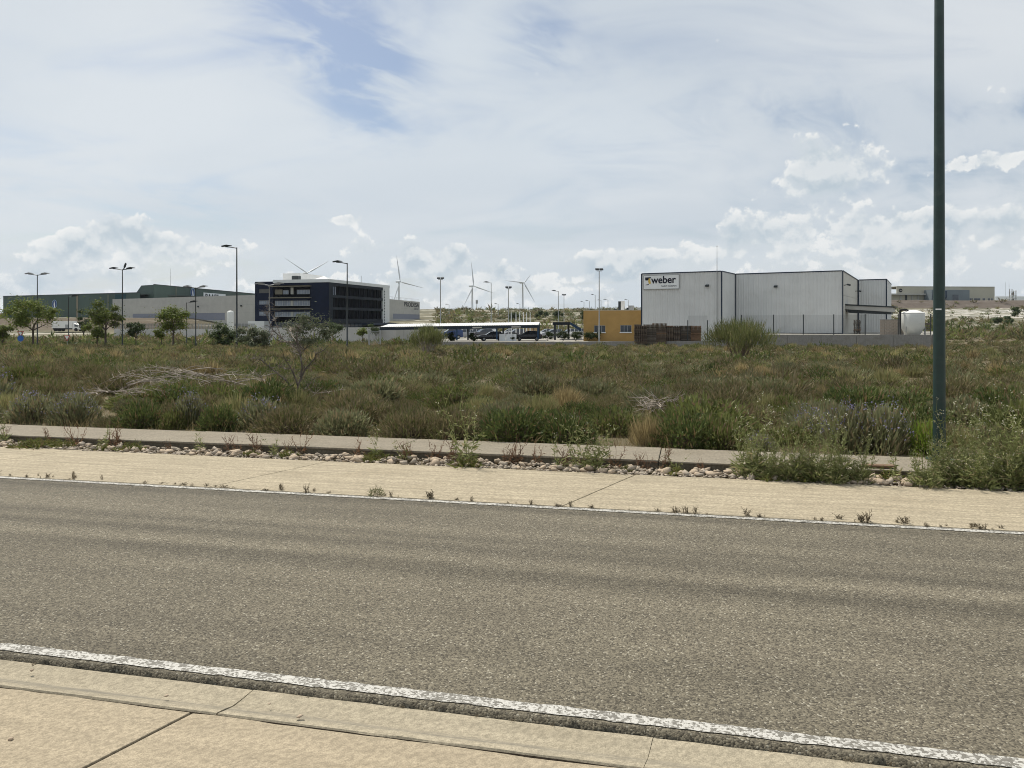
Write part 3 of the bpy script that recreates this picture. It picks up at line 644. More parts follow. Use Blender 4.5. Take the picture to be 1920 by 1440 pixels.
# lettered sign
sg = MB().box(0.40, 5.22, -0.20, -0.07, 6.22, 8.0).build('sign_panel', M_SIGNW, wh)
fr = MB()
for q in ((0.34, 5.28, 6.16, 6.22), (0.34, 5.28, 8.0, 8.06), (0.34, 0.40, 6.22, 8.0), (5.22, 5.28, 6.22, 8.0)): fr.box(q[0], q[1], -0.215, -0.07, q[2], q[3])
fr.build('frame', M_GALV, sg)
lettering(sg, 'weber', 1.42, -0.215, 6.93, 3.42, 0.98, M_LETNAVY, 0.015, 0.018, name='lettering')
lettering(sg, 'SAINT-GOBAIN', 2.85, -0.215, 6.47, 2.05, 0.2, mat('grey_letters', (0.16, 0.17, 0.19), 0.5), 0.015, 0.0, name='lettering')
MB().add([(0.58, -0.22, 7.78), (1.40, -0.22, 7.80), (1.40, -0.22, 7.66), (1.12, -0.22, 7.60), (1.02, -0.22, 7.42), (0.86, -0.22, 7.36), (0.60, -0.22, 7.40)], [(0, 6, 5, 4, 3, 2, 1)]).build('emblem', M_LETNAVY, sg)
MB().add([(1.12, -0.225, 7.68), (1.26, -0.225, 7.62), (1.40, -0.225, 6.94), (1.10, -0.225, 6.90), (1.00, -0.225, 7.30)], [(0, 4, 3, 2, 1)]).build('emblem_figure', M_LOGOY, sg)
MB().add([(0.62, -0.222, 6.74), (0.62, -0.222, 6.78), (1.05, -0.222, 6.88), (1.16, -0.222, 6.84), (1.0, -0.222, 6.74)], [(0, 4, 3, 2, 1)]).build('emblem_base', M_LETNAVY, sg)
# lightning rod on the first corner
lr = MB(); p0 = X1 - 0.55
lr.tube([(p0, -0.13, 1.0), (p0, -0.13, 8.4), (p0, -0.13, 11.6)], [0.05, 0.045, 0.02], 6).lathe([(0.005, 11.45), (0.10, 11.5), (0.005, 11.58)], 6, p0, -0.13)
lr.build('lightning_rod', M_GALV, wh)

# ------------------------------------------------------------------ yard, retaining wall and fence
def wl(px):                       # the retaining wall line of the white warehouse's yard
    ox, oy = 43.7, 80.0; t = t_at(ox, oy, TH, px); return ox + t * math.cos(TH), oy - t * math.sin(TH)
PS = wl(1358); PE = wl(1747); PM = wl(1080)
PL = (at(790, 0, 102.0).x, 102.0)
back = lambda p, d: (p[0] + d * math.sin(TH), p[1] + d * math.cos(TH))
tag(MB().prism([PS, PE, back(PE, 50), back(PS, 50)], -1.5, 0.28).build('yard', M_YARD), kind='structure')
tag(MB().prism([PL, PM, PS, back(PS, 40), (PL[0] + 6, 160)], -2.2, -0.86).build('parking_lot', M_YARD), kind='structure')
bw = thing('boundary_wall', 'stained grey concrete retaining wall in front of the white ribbed warehouse', 'wall')
def wall_run(parent, P, Q, n, zb, za, zbq, th=0.25, m=None, name='wall_panel'):
    P = Vector(P); Q = Vector(Q); d = (Q - P) / n; nrm = Vector((d.y, -d.x)).normalized()
    for k in range(n):
        a = P + d * (k + 0.004); b = P + d * (k + 0.996)
        z0 = za + (zbq - za) * k / n; z1 = za + (zbq - za) * (k + 1) / n
        MB().prism([tuple(a + nrm * th), tuple(b + nrm * th), tuple(b), tuple(a)], zb, [z0, z1, z1, z0]).build(name, m or M_CWALL, parent)
wall_run(bw, PS, PE, 6, -2.2, 0.30, 0.46)
wall_run(bw, PE, back(PE, 30), 6, -2.2, 0.46, 0.46)
wall_run(bw, PM, PS, 6, -2.6, -0.80, -0.42)
wall_run(bw, PL, PM, 6, -2.6, -0.86, -0.80)
fence = thing('chain_link_fence', 'dark green chain link fence along the grey retaining wall', 'fence')
M_MESH = mesh_mat('chain_link', (0.05, 0.06, 0.06), 0.14)
prev = None
for px in (1289, 1326, 1390, 1450, 1506, 1563, 1622, 1684, 1745):
    x, y = wl(px); x += 0.12 * math.sin(TH) ; y += 0.12 * math.cos(TH)
    zb = 0.38 if px > 1350 else -0.45
    o = MB().tube([(x, y, zb), (x, y, 2.62 if px > 1350 else 2.0)], 0.055, 6).build('post', M_DARKST, fence)
    if prev and px != 1684 and px != 1390: MB().quad((prev[0], prev[1], 0.4), (x, y, 0.4), (x, y, 2.55), (prev[0], prev[1], 2.55)).build('mesh_panel', M_MESH, fence)
    prev = (x, y)
# block enclosure, tank, pipe, crates beside the warehouse
def ground_put(px, Y): return (px - 960) / F * Y
bx_, by_ = ground_put(1650, 86.5), 86.5
shed = thing('block_enclosure', 'low enclosure of brown concrete blocks beside the white tank', 'block wall', (bx_, by_, 0.28), -TH)
bme = bevel(MB().box(0, 0.455, 0, 0.2, 0, 0.335).build('block', M_BLOCK, shed), 0.012, 1)
for c in range(5):
    for k in range(5):
        if c == 0 and k == 0: continue
        ob = bme.copy(); C.objects.link(ob); ob.location = (k * 0.465, 0, c * 0.345)
for c in range(5):
    for k in range(4):
        ob = bme.copy(); C.objects.link(ob); ob.location = (2.3, 0.22 + k * 0.465, c * 0.345); ob.rotation_euler = (0, 0, R(90))
MB().box(-0.03, 2.36, -0.03, 0.24, 1.735, 1.80).build('coping', M_CWALL, shed)
tx, ty = ground_put(1711, 84.0), 84.0
tank = thing('storage_tank', 'white cylindrical storage tank with domed lid and tapered bottom', 'tank', (tx, ty, 0.28))
MB().lathe([(0.62, 0.05), (0.70, 0.05), (1.20, 0.95), (1.20, 2.42), (1.16, 2.48)], 40).build('shell', M_TANK, tank, smooth=True)
MB().lathe([(1.22, 2.44), (1.22, 2.50), (0.45, 2.76), (0.30, 2.80)], 40).build('lid', M_ROOFWHITE, tank)
for a in (-0.5, 1.6, 3.7):
    MB().tube([(1.25 * math.cos(a), 1.25 * math.sin(a), 0), (1.2 * math.cos(a), 1.2 * math.sin(a), 1.0)], 0.04, 6).build('leg', M_GALV, tank)
pp = MB().tube([(-1.45, -0.2, 0), (-1.45, -0.2, 2.66), (-1.42, -0.2, 2.78), (-1.3, -0.2, 2.82), (-0.75, -0.1, 2.82), (-0.6, -0.1, 2.78), (-0.5, 0, 2.6)], 0.12, 8).build('fill_pipe', M_RUBBER, tank, smooth=True)
rk = thing('steel_rack', 'small rusty steel rack behind the white tank', 'rack', (ground_put(1739, 84.0), 84.0, 0.28))
for sx in (-0.33, 0.33): MB().box(sx - 0.03, sx + 0.03, -0.03, 0.03, 0, 1.35).build('upright', M_GALV, rk)
for zq, h in ((0.25, 0.05), (0.62, 0.08), (0.85, 0.12), (1.15, 0.25)): MB().box(-0.36, 0.36, -0.05, 0.3, zq, zq + h).build('shelf', M_WOOD3, rk)

# pallets in stacks
def pallet_mesh(m):
    p = MB()
    for k in range(5): p.box(-0.6, 0.6, -0.4 + k * 0.175, -0.4 + k * 0.175 + 0.1, 0.122, 0.144)
    for x in (-0.53, 0.0, 0.53):
        p.box(x - 0.07, x + 0.07, -0.4, 0.4, 0.1, 0.121); p.box(x - 0.07, x + 0.07, -0.4, 0.4, 0.0, 0.02)
    for y in (-0.29, 0.0, 0.29): p.box(-0.57, 0.57, y - 0.05, y + 0.05, 0.021, 0.099)
    return p.mesh('pallet', m)
PM_ = [pallet_mesh(M_WOOD), pallet_mesh(M_WOOD2), pallet_mesh(M_WOOD3)]
g = np.random.default_rng(21)
STK = {}
ORD = ('first', 'second', 'third', 'fourth', 'fifth', 'sixth', 'seventh', 'eighth')
def stack(px, Y, n, kind, rz, zbase, label, group):
    x = ground_put(px, Y); STK[group] = STK.get(group, -1) + 1; which = ORD[STK[group]]
    for k in range(n):
        q = kind if g.random() < 0.8 else int(g.integers(0, 3))
        o = link('pallet', PM_[q], loc=(x + g.normal(0, .02), Y + g.normal(0, .02), zbase + k * 0.146), rz=rz + g.normal(0, .015)); tag(o, ('topmost ' if k == n - 1 else ('bottom ' if k == 0 else '')) + (label if 'the stacks' not in label else label.replace('the stacks', 'the ' + which + ' stack')), 'pallet', group)
ga = 'weathered pallets stacked in front of the ochre building'; gb = 'pallets stacked in front of the ribbed wall'
la = 'weathered brown wooden pallet in the stacks before the ochre building'; lb_ = 'dark wooden pallet in the stacks before the white ribbed wall'; lc = 'fresh orange-brown wooden pallet in the end stack before the ribbed wall'
for i, (px, n, kd, rr) in enumerate(((1196, 16, 0, 1.57), (1208.5, 15, 0, 1.57), (1222, 16, 2, 0.0), (1240.5, 17, 0, 0.0))): stack(px, 95.4 - i * 0.35, n, kd, rr - 0.32, -0.86, la, ga)
for i, (px, n, kd, rr) in enumerate(((1257, 15, 0, 1.57), (1270, 15, 0, 1.57), (1286, 15, 2, 0.0))): stack(px, 94.6 - i * 0.3, n, kd, rr - 0.32, -0.86, lb_, gb)
stack(1305, 93.5, 15, 1, -0.32, -0.86, lc, 'fresh pallets in one stack')
for i, (px, n) in enumerate(((1199, 15), (1216, 16), (1233, 17))): stack(px, 96.9 - i * 0.4, n, 0, -0.32, -0.86, la, ga)
for i, (px, n) in enumerate(((1252, 15), (1270, 14), (1287, 15), (1303, 14))): stack(px, 96.0 - i * 0.35, n, (0, 2)[i % 2], -0.32, -0.86, lb_, gb)
stack(1607, 97.0, 12, 2, 1.2, 0.28, 'dark wooden pallet in the lone stack under the warehouse canopy', 'pallets under the canopy')

# ------------------------------------------------------------------ ochre office building
ox, oy = ground_put(1094, 107.0), 107.0
oth = R(14)
och = thing('office_building', 'low ochre rendered office building with flat roof and two barred windows', 'building', (ox, oy, 0), -oth)
L = t_at(ox, oy, oth, 1207)
def ox_(px): return t_at(ox, oy, oth, px)
zt = 3.38
w1 = (ox_(1114), ox_(1135), 0.38, 1.32); w2 = (ox_(1163), ox_(1184), 0.40, 1.36)
wb = MB()
xs = [0, w1[0], w1[1], w2[0], w2[1], L - 0.16]
for k in range(5):
    if k in (1, 3):
        ww = w1 if k == 1 else w2
        wb.box(xs[k], xs[k + 1], 0, 0.25, -1.0, ww[2]).box(xs[k], xs[k + 1], 0, 0.25, ww[3], zt)
    else: wb.box(xs[k], xs[k + 1], 0, 0.25, -1.0, zt)
wb.box(0, 0.25, 0.25, 7, -1.0, zt).box(L - 0.3, L - 0.05, 0.25, 7, -1.0, zt); wb.build('wall', M_YELLOW, och)
MB().box(L - 0.16, L + 0.02, -0.02, 0.24, -1.0, zt).build('corner_trim', M_NAVYTRIM, och)
MB().box(0.25, L - 0.3, 0.26, 7, zt - 0.4, zt - 0.25).build('roof', M_ROOFWHITE, och)
MB().box(-0.05, L + 0.06, -0.05, 0.3, zt, zt + 0.08).build('parapet_cap', mat('cream_cap', (0.55, 0.50, 0.38), 0.8), och)
for ww in (w1, w2):
    w = window(och, ww[0], ww[1], ww[2], ww[3], 0.1, 3, M_GALV, M_GLASS, fw=0.045); MB().box(ww[0] - 0.08, ww[1] + 0.08, -0.10, 0.04, ww[2] - 0.12, ww[2]).build('sill', M_SIGNW, w)
MB().box(0.3, L - 0.4, 0.5, 0.52, -0.9, zt - 0.5).build('interior', M_BLACK, och)
MB().box(ox_(1157), ox_(1162), 1.5, 2.6, zt - 0.25, 4.68).build('air_duct', M_DARKST, och); MB().box(ox_(1162) + 0.005, ox_(1168), 1.45, 2.65, zt - 0.25, 4.72).build('vent_housing', M_ROOFWHITE, och)
for a, b, c, d in ((1176, 1185, 4.1, M_GALV), (1172, 1175.5, 3.8, M_DARKST), (1193, 1199, 3.75, M_GALV), (1148, 1153, 3.62, M_DARKST)):
    MB().box(ox_(a), ox_(b), 2, 3, zt - 0.25, c).box(ox_(a) + 0.05, ox_(b) - 0.05, 1.95, 2, zt - 0.1, c - 0.08).build('air_conditioner', d, och)

# ------------------------------------------------------------------ navy office block
PTH = R(16); px0, py0 = -343 / F * 210, 210.0
nb = thing('office_block', 'four storey navy office block with white parapet, glazed loggias and finned side', 'building', (px0, py0, 0), -PTH)
def nx(px): return t_at(px0, py0, PTH, px)
W0 = nx(478); D1 = 38.4; ZT = 13.64
def zy(py, Y=213): return zat(py, Y)
xa = nx(512); xb = nx(582)
# front, as a wall with openings
ws_l = [(nx(485), nx(506), zy(570.5), zy(563)), (nx(485), nx(506), zy(591.5), zy(584))]
lv = (nx(484), nx(505), zy(549), zy(541))
mb = MB()
cols = [W0, ws_l[0][0], ws_l[0][1], xa]
mb.box(cols[0], cols[1], 0, 0.4, -2.5, 13.2).box(cols[2], cols[3], 0, 0.4, -2.5, 13.2)
zs = [-2.5, ws_l[1][2], ws_l[1][3], ws_l[0][2], ws_l[0][3], lv[2], lv[3], 13.2]
for k in range(0, 7, 2): mb.box(cols[1], cols[2], 0, 0.4, zs[k], zs[k + 1])
mb.box(W0, W0 + 0.4, 0.4, 30, -2.5, 13.2)
mb.build('tower_wall', M_NAVY, nb)
for w in ws_l: window(nb, w[0], w[1], w[2], w[3], 0.2, 6, M_GALV, M_PALEGLASS)
MB().box(lv[0], lv[1], 0.15, 0.2, lv[2], lv[3]).build('louvre', mat('grey_louvre', (0.10, 0.10, 0.095), 0.7), nb)
# loggia bay
zsl = [zy(603), zy(578.5), zy(557.5), zy(536)]
mb = MB(); mb.box(xb, -0.02, 0.02, 0.4, -2.5, 12.75)
for z in zsl[1:]: mb.box(xa, xb, 0.02, 0.4, z - 0.9 if z < 11 else z + 0.25, z - 0.25 if z < 11 else 12.75)
mb.build('front_wall', M_NAVY, nb)
for z in zsl[1:]: MB().box(xa - 1.0, xb + 0.3, -0.9, 0.6, z - 0.22, z).build('balcony_slab', M_BEIGE, nb)
mb = MB().box(xa, xb + 0.2, 3.0, 3.2, -2.5, 12.7); mb.build('loggia_back', M_BLACK, nb)
for k, (z0, z1) in enumerate(((zy(594), zy(581)), (zy(573.5), zy(560)), (zy(551.5), zy(539)))):
    if k < 2: window(nb, xa + 0.4, xb - 0.3, z0, z1, 0.35, 14, M_GALV, M_PALEGLASS, fw=0.09)
    else:
        window(nb, xa + 2.9, xa + 4.6, z0, z0 + 1.1, 0.5, 3, M_GALV, M_PALEGLASS); window(nb, nx(555), nx(579), z0, z0 + 1.2, 0.5, 8, M_GALV, M_PALEGLASS)
        MB().box(xa + 0.3, xa + 2.6, 0.5, 0.7, z0, z1 - 0.5).build('loggia_screen', M_BEIGE, nb)
    MB().box(nx(544), nx(549), 0.25, 0.6, z0, z1).build('column', mat('pale_column', (0.36, 0.36, 0.33), 0.8), nb)
window(nb, xa + 0.2, xb - 0.3, -1.0, zy(603.5), 0.25, 10, M_DARKST, M_GLASS, fw=0.12)
MB().box(nx(479), nx(509), -3.5, -0.02, -2.3, zy(602)).build('entrance_box', M_PARAPET, nb)
# side with recessed rows of fins
mb = MB(); mb.box(-0.4, 0, 0.02, 2.2, -2.5, 12.75)
rows = ((2.75, 5.3), (6.05, 8.6), (9.35, 11.9))
zz = [-2.5 + 3.6, rows[0][0]]
for a, b in ((1.6, rows[0][0]), (rows[0][1], rows[1][0]), (rows[1][1], rows[2][0]), (rows[2][1], 12.75)): mb.box(-0.4, 0, 2.2, 33.6, a, b)
mb.build('side_wall', M_SLATE, nb)
MB().box(-1.1, -1.0, 2.2, 33.6, -2.5, 12.7).build('side_glazing', M_BLACK, nb)
for a, b in rows:
    for k in range(11):
        y = 3.6 + k * 2.95
        MB().prism([(-0.75, y), (-0.02, y - 0.55), (0.0, y - 0.40), (-0.7, y + 0.12)], a, b).build('fin', M_SLATE, nb)
MB().box(-0.30, -0.2, 2.6, 4.0, 9.4, 11.7).build('pane', M_PALEGLASS, nb)
for k in range(12): MB().box(-0.3, -0.2, 2.4 + k * 2.6, 4.6 + k * 2.6, -1.0, 1.5).build('pane', M_GLASS, nb)
MB().box(-0.5, 0.04, 33.6, D1, -2.5, 12.75).build('end_wall', M_PARAPET, nb)
mb = MB()
for k in range(12): mb.box(0.04, 0.09, 34.3, 34.9, 1.4 + k * 0.9, 1.4 + k * 0.9 + 0.45)
mb.box(0.04, 0.08, 34.25, 34.3, 1.2, 12.3).box(0.04, 0.08, 34.9, 34.95, 1.2, 12.3); mb.build('ladder', M_DARKST, nb)
MB().box(-2.0, 3.4, 20, 40, 1.05, 1.6).build('entrance_canopy', M_NAVYTRIM, nb)
mb = MB().box(xa + 0.02, 0.10, -0.12, 0.5, 12.76, ZT).box(-0.5, 0.10, 0.5, D1 + 0.1, 12.76, ZT); mb.build('parapet', M_PARAPET, nb)
MB().box(W0, -0.5, 0.5, D1, 12.5, 12.9).build('roof', M_ROOFWHITE, nb)
rl0 = nx(573)
MB().box(rl0 - 3, rl0 + 3, 7, 13, 12.9, 13.7).add([(rl0 - 3, 7, 13.701), (rl0 + 3, 7, 13.701), (rl0 + 3, 13, 13.701), (rl0 - 3, 13, 13.701), (rl0, 10, 15.1)], [(0, 1, 4), (1, 2, 4), (2, 3, 4), (3, 0, 4)]).build('roof_light', M_PARAPET, nb)
MB().box(nx(504), nx(537), 7, 20, 12.9, 15.9).build('plant_room', M_ROOFWHITE, nb)
mb = MB().box(nx(534), nx(546), 3.5, 5.0, 13.0, 14.9); mb.build('air_handler', M_DARKST, nb)

# warehouse behind the navy block
def plw(pts): return [(p.x, p.y) for p in pts]
Lw = at(211, 0, 272); Mw = at(478, 0, 230)
pw = thing('concrete_warehouse', 'pale grey concrete panel warehouse with blue-grey stripe behind the navy office block', 'warehouse', (Lw.x, Lw.y, 0), math.atan2(Mw.y - Lw.y, Mw.x - Lw.x))
ll = (Mw - Lw); LL = math.hypot(ll.x, ll.y)
def lx(px):
    th = -math.atan2(Mw.y - Lw.y, Mw.x - Lw.x); return t_at(Lw.x, Lw.y, th, px)
nP = 13; ed = [LL * 1.06 * k / nP for k in range(nP + 1)]
for k in range(nP):
    for j, (za, zb) in enumerate(((-3.0, 2.5), (4.75, 7.2), (7.215, 10.0))):
        MB().box(ed[k] + 0.008, ed[k + 1] - 0.008, 0, 0.2, za, zb).build('wall_panel', M_GREY, pw)
    xl, xr = ed[k] + 0.008, ed[k + 1] - 0.008
    inb = lx(250) < (xl + xr) / 2 < lx(430)
    MB().box(xl, xr, 0.0 if not inb else 0.05, 0.2, 2.515, 4.735).build('wall_panel', M_BAND if inb else M_GREY, pw)
MB().box(0.05, LL * 1.06, 0.2, 40, 9.3, 9.6).build('roof', M_ROOFWHITE, pw)
MB().box(0.0, 0.2, 0.21, 40, -3, 10.0).build('end_wall', M_GREY, pw)
for px in (372, 453): MB().box(lx(px) - 0.25, lx(px) + 0.25, -0.4, -0.005, 6.6, 7.0).build('wall_lamp', M_DARKST, pw)
# its other wing beyond
Rw = at(729, 0, 270); Sw = at(787, 0, 307)
dth = math.atan2(Sw.y - Rw.y, Sw.x - Rw.x); SL = math.hypot(Sw.x - Rw.x, Sw.y - Rw.y)
pg = thing('concrete_warehouse', 'pale grey concrete warehouse wall lettered PRODESA beside the navy block', 'warehouse', (Rw.x, Rw.y, 0), dth)
def rx(px): return t_at(Rw.x, Rw.y, -dth, px)
for k in range(6):
    a, b = -2 + (SL + 2) * k / 6 + 0.01, -2 + (SL + 2) * (k + 1) / 6 - 0.01
    for za, zb in ((-3, 3.1), (4.95, 7.0), (7.02, 10.0)): MB().box(a, b, 0, 0.2, za, zb).build('wall_panel', M_GREY, pg)
    MB().box(a, b, 0.03, 0.2, 3.12, 4.93).build('wall_panel', M_BAND if k > 0 else M_GREY, pg)
MB().box(-2, SL, 0.2, 30, 9.3, 9.6).build('roof', M_ROOFWHITE, pg)
MB().box(SL - 0.2, SL, 0.21, 30, -3, 10).build('end_wall', M_GREY, pg)
lettering(pg, 'PRODESA', rx(757.5), -0.06, 7.75, rx(785.5) - rx(757.5), 1.75, M_LETTER, 0.02, 0.012)
lettering(pg, 'GROUP', rx(776.5), -0.06, 6.75, rx(784.5) - rx(776.5), 0.62, mat('grey_letters', (0.1, 0.1, 0.11)), 0.02, 0.0)
MB().box(rx(744), rx(751), -0.1, -0.005, -2, 2.2).build('door', mat('pale_door', (0.36, 0.36, 0.34), 0.7), pg)
mb = MB()
for k in range(24): mb.box(rx(733) + k * 1.5, rx(733) + k * 1.5 + 0.05, 0.4, 0.45, 10, 11.0)
mb.box(rx(733), rx(733) + 35, 0.4, 0.44, 10.95, 11.0); mb.build('roof_rail', M_GALV, pg)

# ------------------------------------------------------------------ green factory
G0 = at(6, 0, 330); G1 = at(262, 0, 289)
gth = math.atan2(G1.y - G0.y, G1.x - G0.x); GL = math.hypot(G1.x - G0.x, G1.y - G0.y)
gf = thing('green_factory', 'long dark green metal factory with raised hall and a blue emblem', 'factory', (G0.x, G0.y, 0), gth)
def gx(px): return t_at(G0.x, G0.y, -gth, px)
nG = 22
for k in range(nG):
    a, b = GL * k / nG, GL * (k + 1) / nG
    MB().box(a + 0.01, b - 0.01, 0, 0.2, 2.5, 12.9).build('wall_panel', M_GREEN, gf)
for px in (61, 145, 203): MB().box(gx(px) - 0.5, gx(px) + 0.5, -0.08, -0.005, 3.5, 12.6).build('downpipe_strip', M_GREEN2 if px != 145 else mat('beige_strip', (0.20, 0.17, 0.12), 0.7), gf)
MB().box(0, GL, -0.15, 0.3, 12.9, 13.15).build('roof_edge_trim', M_DARKST, gf)
MB().box(0, GL, 0.3, 60, 12.2, 12.5).build('roof', mat('dark_roof', (0.06, 0.07, 0.065), 0.7), gf)
MB().box(0, 0.2, 0.2, 60, 2.5, 12.9).build('end_wall', M_GREEN, gf)
MB().box(gx(216), gx(236), -0.1, -0.004, 8.5, 12.6).build('door_panel', mat('teal_panel', (0.01, 0.05, 0.06), 0.6), gf)
MB().box(0, GL, -0.1, 0.25, 1.2, 2.49).build('plinth', M_GREY, gf)
def emblem(parent, x, y, z, r):
    e = MB(); e.add([(x + r * math.cos(a), y, z + r * math.sin(a)) for a in np.linspace(0, 2 * math.pi, 24, endpoint=False)], [tuple(range(24))]); o = e.build('emblem', M_LOGOP, parent)
    e = MB(); rr = r * 0.86; e.add([(x + rr * math.cos(a), y - 0.03, z + rr * math.sin(a)) for a in np.linspace(0, 2 * math.pi, 24, endpoint=False)], [tuple(range(24))]); e.build('emblem_disc', M_LOGOB, o)
    e = MB(); e.add([(x - 0.05 * r, y - 0.06, z + 0.8 * r), (x - 0.25 * r, y - 0.06, z - 0.1 * r), (x - 0.1 * r, y - 0.06, z - 0.85 * r), (x + 0.35 * r, y - 0.06, z - 0.85 * r), (x + 0.2 * r, y - 0.06, z)], [(0, 1, 2, 3, 4)]); e.build('emblem_figure', M_SIGNW, o)
emblem(gf, gx(103), -0.2, 9.3, 1.75)
# raised hall, receding
R0 = at(289, 0, 290); R1 = at(480, 0, 385)
rth = math.atan2(R1.y - R0.y, R1.x - R0.x); RL = math.hypot(R1.x - R0.x, R1.y - R0.y)
gh = thing('green_hall', 'raised dark green factory hall lettered on a white board above the grey warehouse', 'factory', (R0.x, R0.y, 0), rth)
def hx_(px): return t_at(R0.x, R0.y, -rth, px)
nG = 20
for k in range(nG): MB().box(RL * k / nG + 0.01, RL * (k + 1) / nG - 0.01, 0, 0.2, 2, 16.0).build('wall_panel', M_GREEN, gh)
MB().box(0, RL, -0.15, 0.3, 16.0, 16.25).build('roof_edge_trim', M_DARKST, gh)
ca, sa = math.cos(-rth), math.sin(-rth)
def loc_(px, Y):
    p = at(px, 0, Y) - R0; return (p.x * ca - p.y * sa, p.x * sa + p.y * ca)
q0 = loc_(265, 296); q1 = loc_(254, 299)
MB().add([(0, 0.0, 2), (0, 0.0, 16.0), (q0[0], q0[1], 16.0), (q1[0], q1[1], 12.9), (q1[0], q1[1], 2)], [(0, 1, 2, 3, 4)]).build('front_wall', M_GREEN, gh)
MB().add([(0, 0.25, 15.9), (RL, 0.25, 15.9), (RL, 40, 15.9), (q0[0], q0[1] + 0.3, 15.9)], [(0, 1, 2, 3)]).build('roof', mat('dark_roof', (0.06, 0.07, 0.065)), gh)
emblem(gh, hx_(360.5), -0.2, zat(547.5, 315), 1.9)
for px in (330,): MB().box(hx_(px) - 0.6, hx_(px) + 0.6, -0.08, -0.005, 3, 15.8).build('downpipe_strip', M_GREEN2, gh)
b0, b1 = hx_(381), hx_(422); Yb = R0.y + (b0 + b1) / 2 * math.sin(rth)
bd = MB().box(b0, b1, -0.25, -0.02, zat(563, Yb), zat(550.2, Yb)).build('sign_board', M_SIGNW, gh)
lettering(bd, 'BAAFF', hx_(384), -0.30, zat(562, Yb), hx_(408.5) - hx_(384), zat(552, Yb) - zat(562, Yb), M_LETTER, 0.02, 0.02)
p = loc_(309, 310); MB().tube([(p[0], 4, 15.8), (p[0], 4, zat(500, 300))], [0.07, 0.04], 5).build('antenna', M_GALV, gh)

# ------------------------------------------------------------------ pale factory on the terrace, far off to the east
fth = R(-6); fx, fy = ground_put(1681, 400.0), 400.0
pf = thing('pale_factory', 'long pale beige factory with a round black emblem on the terrace', 'factory', (fx, fy, 0), -fth)
def fxx(px): return t_at(fx, fy, fth, px)
FL = fxx(1865)
M_CREAM = mat('cream_wall', (0.44, 0.42, 0.345), 0.85, 0.06, 0.1)
nF = 14
for k in range(nF):
    a, b = FL * k / nF, FL * (k + 1) / nF
    MB().box(a + 0.01, b - 0.01, 0, 0.3, 11.0 if b > fxx(1752) else zat(552.5, 400), 20.4).build('wall_panel', M_CREAM, pf)
MB().box(-8, fxx(1752), 0.6, 1.0, 11.0, zat(553, 400)).build('lower_wall', M_CREAM, pf)
MB().box(-8, fxx(1752), -1.5, 1.5, zat(553, 400), zat(550.5, 400)).build('awning', M_GREY, pf)
for px in (1690, 1700, 1711, 1722): MB().box(fxx(px) - 0.4, fxx(px) + 0.4, 0.2, 0.59, 11, zat(553.5, 400)).build('column', M_DARKST if px == 1700 else M_GREY, pf)
MB().box(0, FL, -0.2, 30, 20.4, 20.7).build('roof', M_GREY, pf)
MB().box(fxx(1733), fxx(1803), -6, -0.01, 11, zat(544, 400)).build('grey_annex', mat('blue_grey_wall', (0.17, 0.20, 0.22), 0.7, 0.08, 0.1), pf)
MB().box(fxx(1772), fxx(1782), -6.2, -6.01, 11.2, zat(553, 400)).build('loading_door', M_GLASS, pf)
for px in (1740, 1750):
    x = fxx(px); MB().lathe([(0.4, 13.0), (1.35, 14.8), (1.35, zat(546, 395)), (0.6, zat(545, 395))], 14, x, -8.5).build('silo', mat('navy_silo', (0.012, 0.03, 0.06), 0.5), pf)
    MB().box(x - 1.2, x - 1.05, -8.6, -8.4, 11, 14.6).box(x + 1.05, x + 1.2, -8.6, -8.4, 11, 14.6).build('silo_leg', M_DARKST, pf)
e = MB(); e.add([(fxx(1688.5) + 1.0 * math.cos(a), -0.1, zat(544.5, 400) + 0.95 * math.sin(a)) for a in np.linspace(0, 2 * math.pi, 20, endpoint=False)], [tuple(range(20))]); eo = e.build('emblem', M_LETTER, pf)
MB().box(fxx(1688.5) - 0.55, fxx(1688.5) + 0.55, -0.16, -0.12, zat(544.5, 400) - 0.16, zat(544.5, 400) + 0.16).build('emblem_bar', M_GREY, eo)
for px, w in ((1811, 2), (1818, 3), (1826, 6), (1842, 2.5), (1852, 2), (1858, 1.6)):
    window(pf, fxx(px), fxx(px) + w * 0.6, 12.6, 14.6, -0.05, 2, M_GALV, M_GLASS, fw=0.12)
lw = MB().box(ground_put(1866, 520), ground_put(1990, 520), 520, 540, 14, zat(555.5, 520)); o = lw.build('low_shed', M_SIGNW); tag(o, 'long low white shed with flat roof beyond the steel process tower', 'shed')
bevel(o, 0.05, 1)
# steel process tower
stx, sty = ground_put(1899, 430.0), 430.0
sto = thing('process_tower', 'slim steel process tower with stacked platforms beyond the pale factory', 'tower', (stx, sty, 11.5))
for sx in (-1.1, 1.1):
    for sy in (-1, 1): MB().box(sx - 0.15, sx + 0.15, sy - 0.15, sy + 0.15, 0, 8.2 if sx > 0 else 9.0).build('leg', M_GALV, sto)
for k in range(4): MB().box(-1.4, 1.4, -1.3, 1.3, 1.6 + k * 1.9, 1.8 + k * 1.9).build('platform', M_GREY, sto)
for k in range(3): MB().lathe([(0.7, 1.9 + k * 1.9), (0.75, 2.1 + k * 1.9), (0.75, 3.0 + k * 1.9), (0.3, 3.3 + k * 1.9)], 10).build('vessel', M_SIGNW if k % 2 else M_BLOCK, sto)

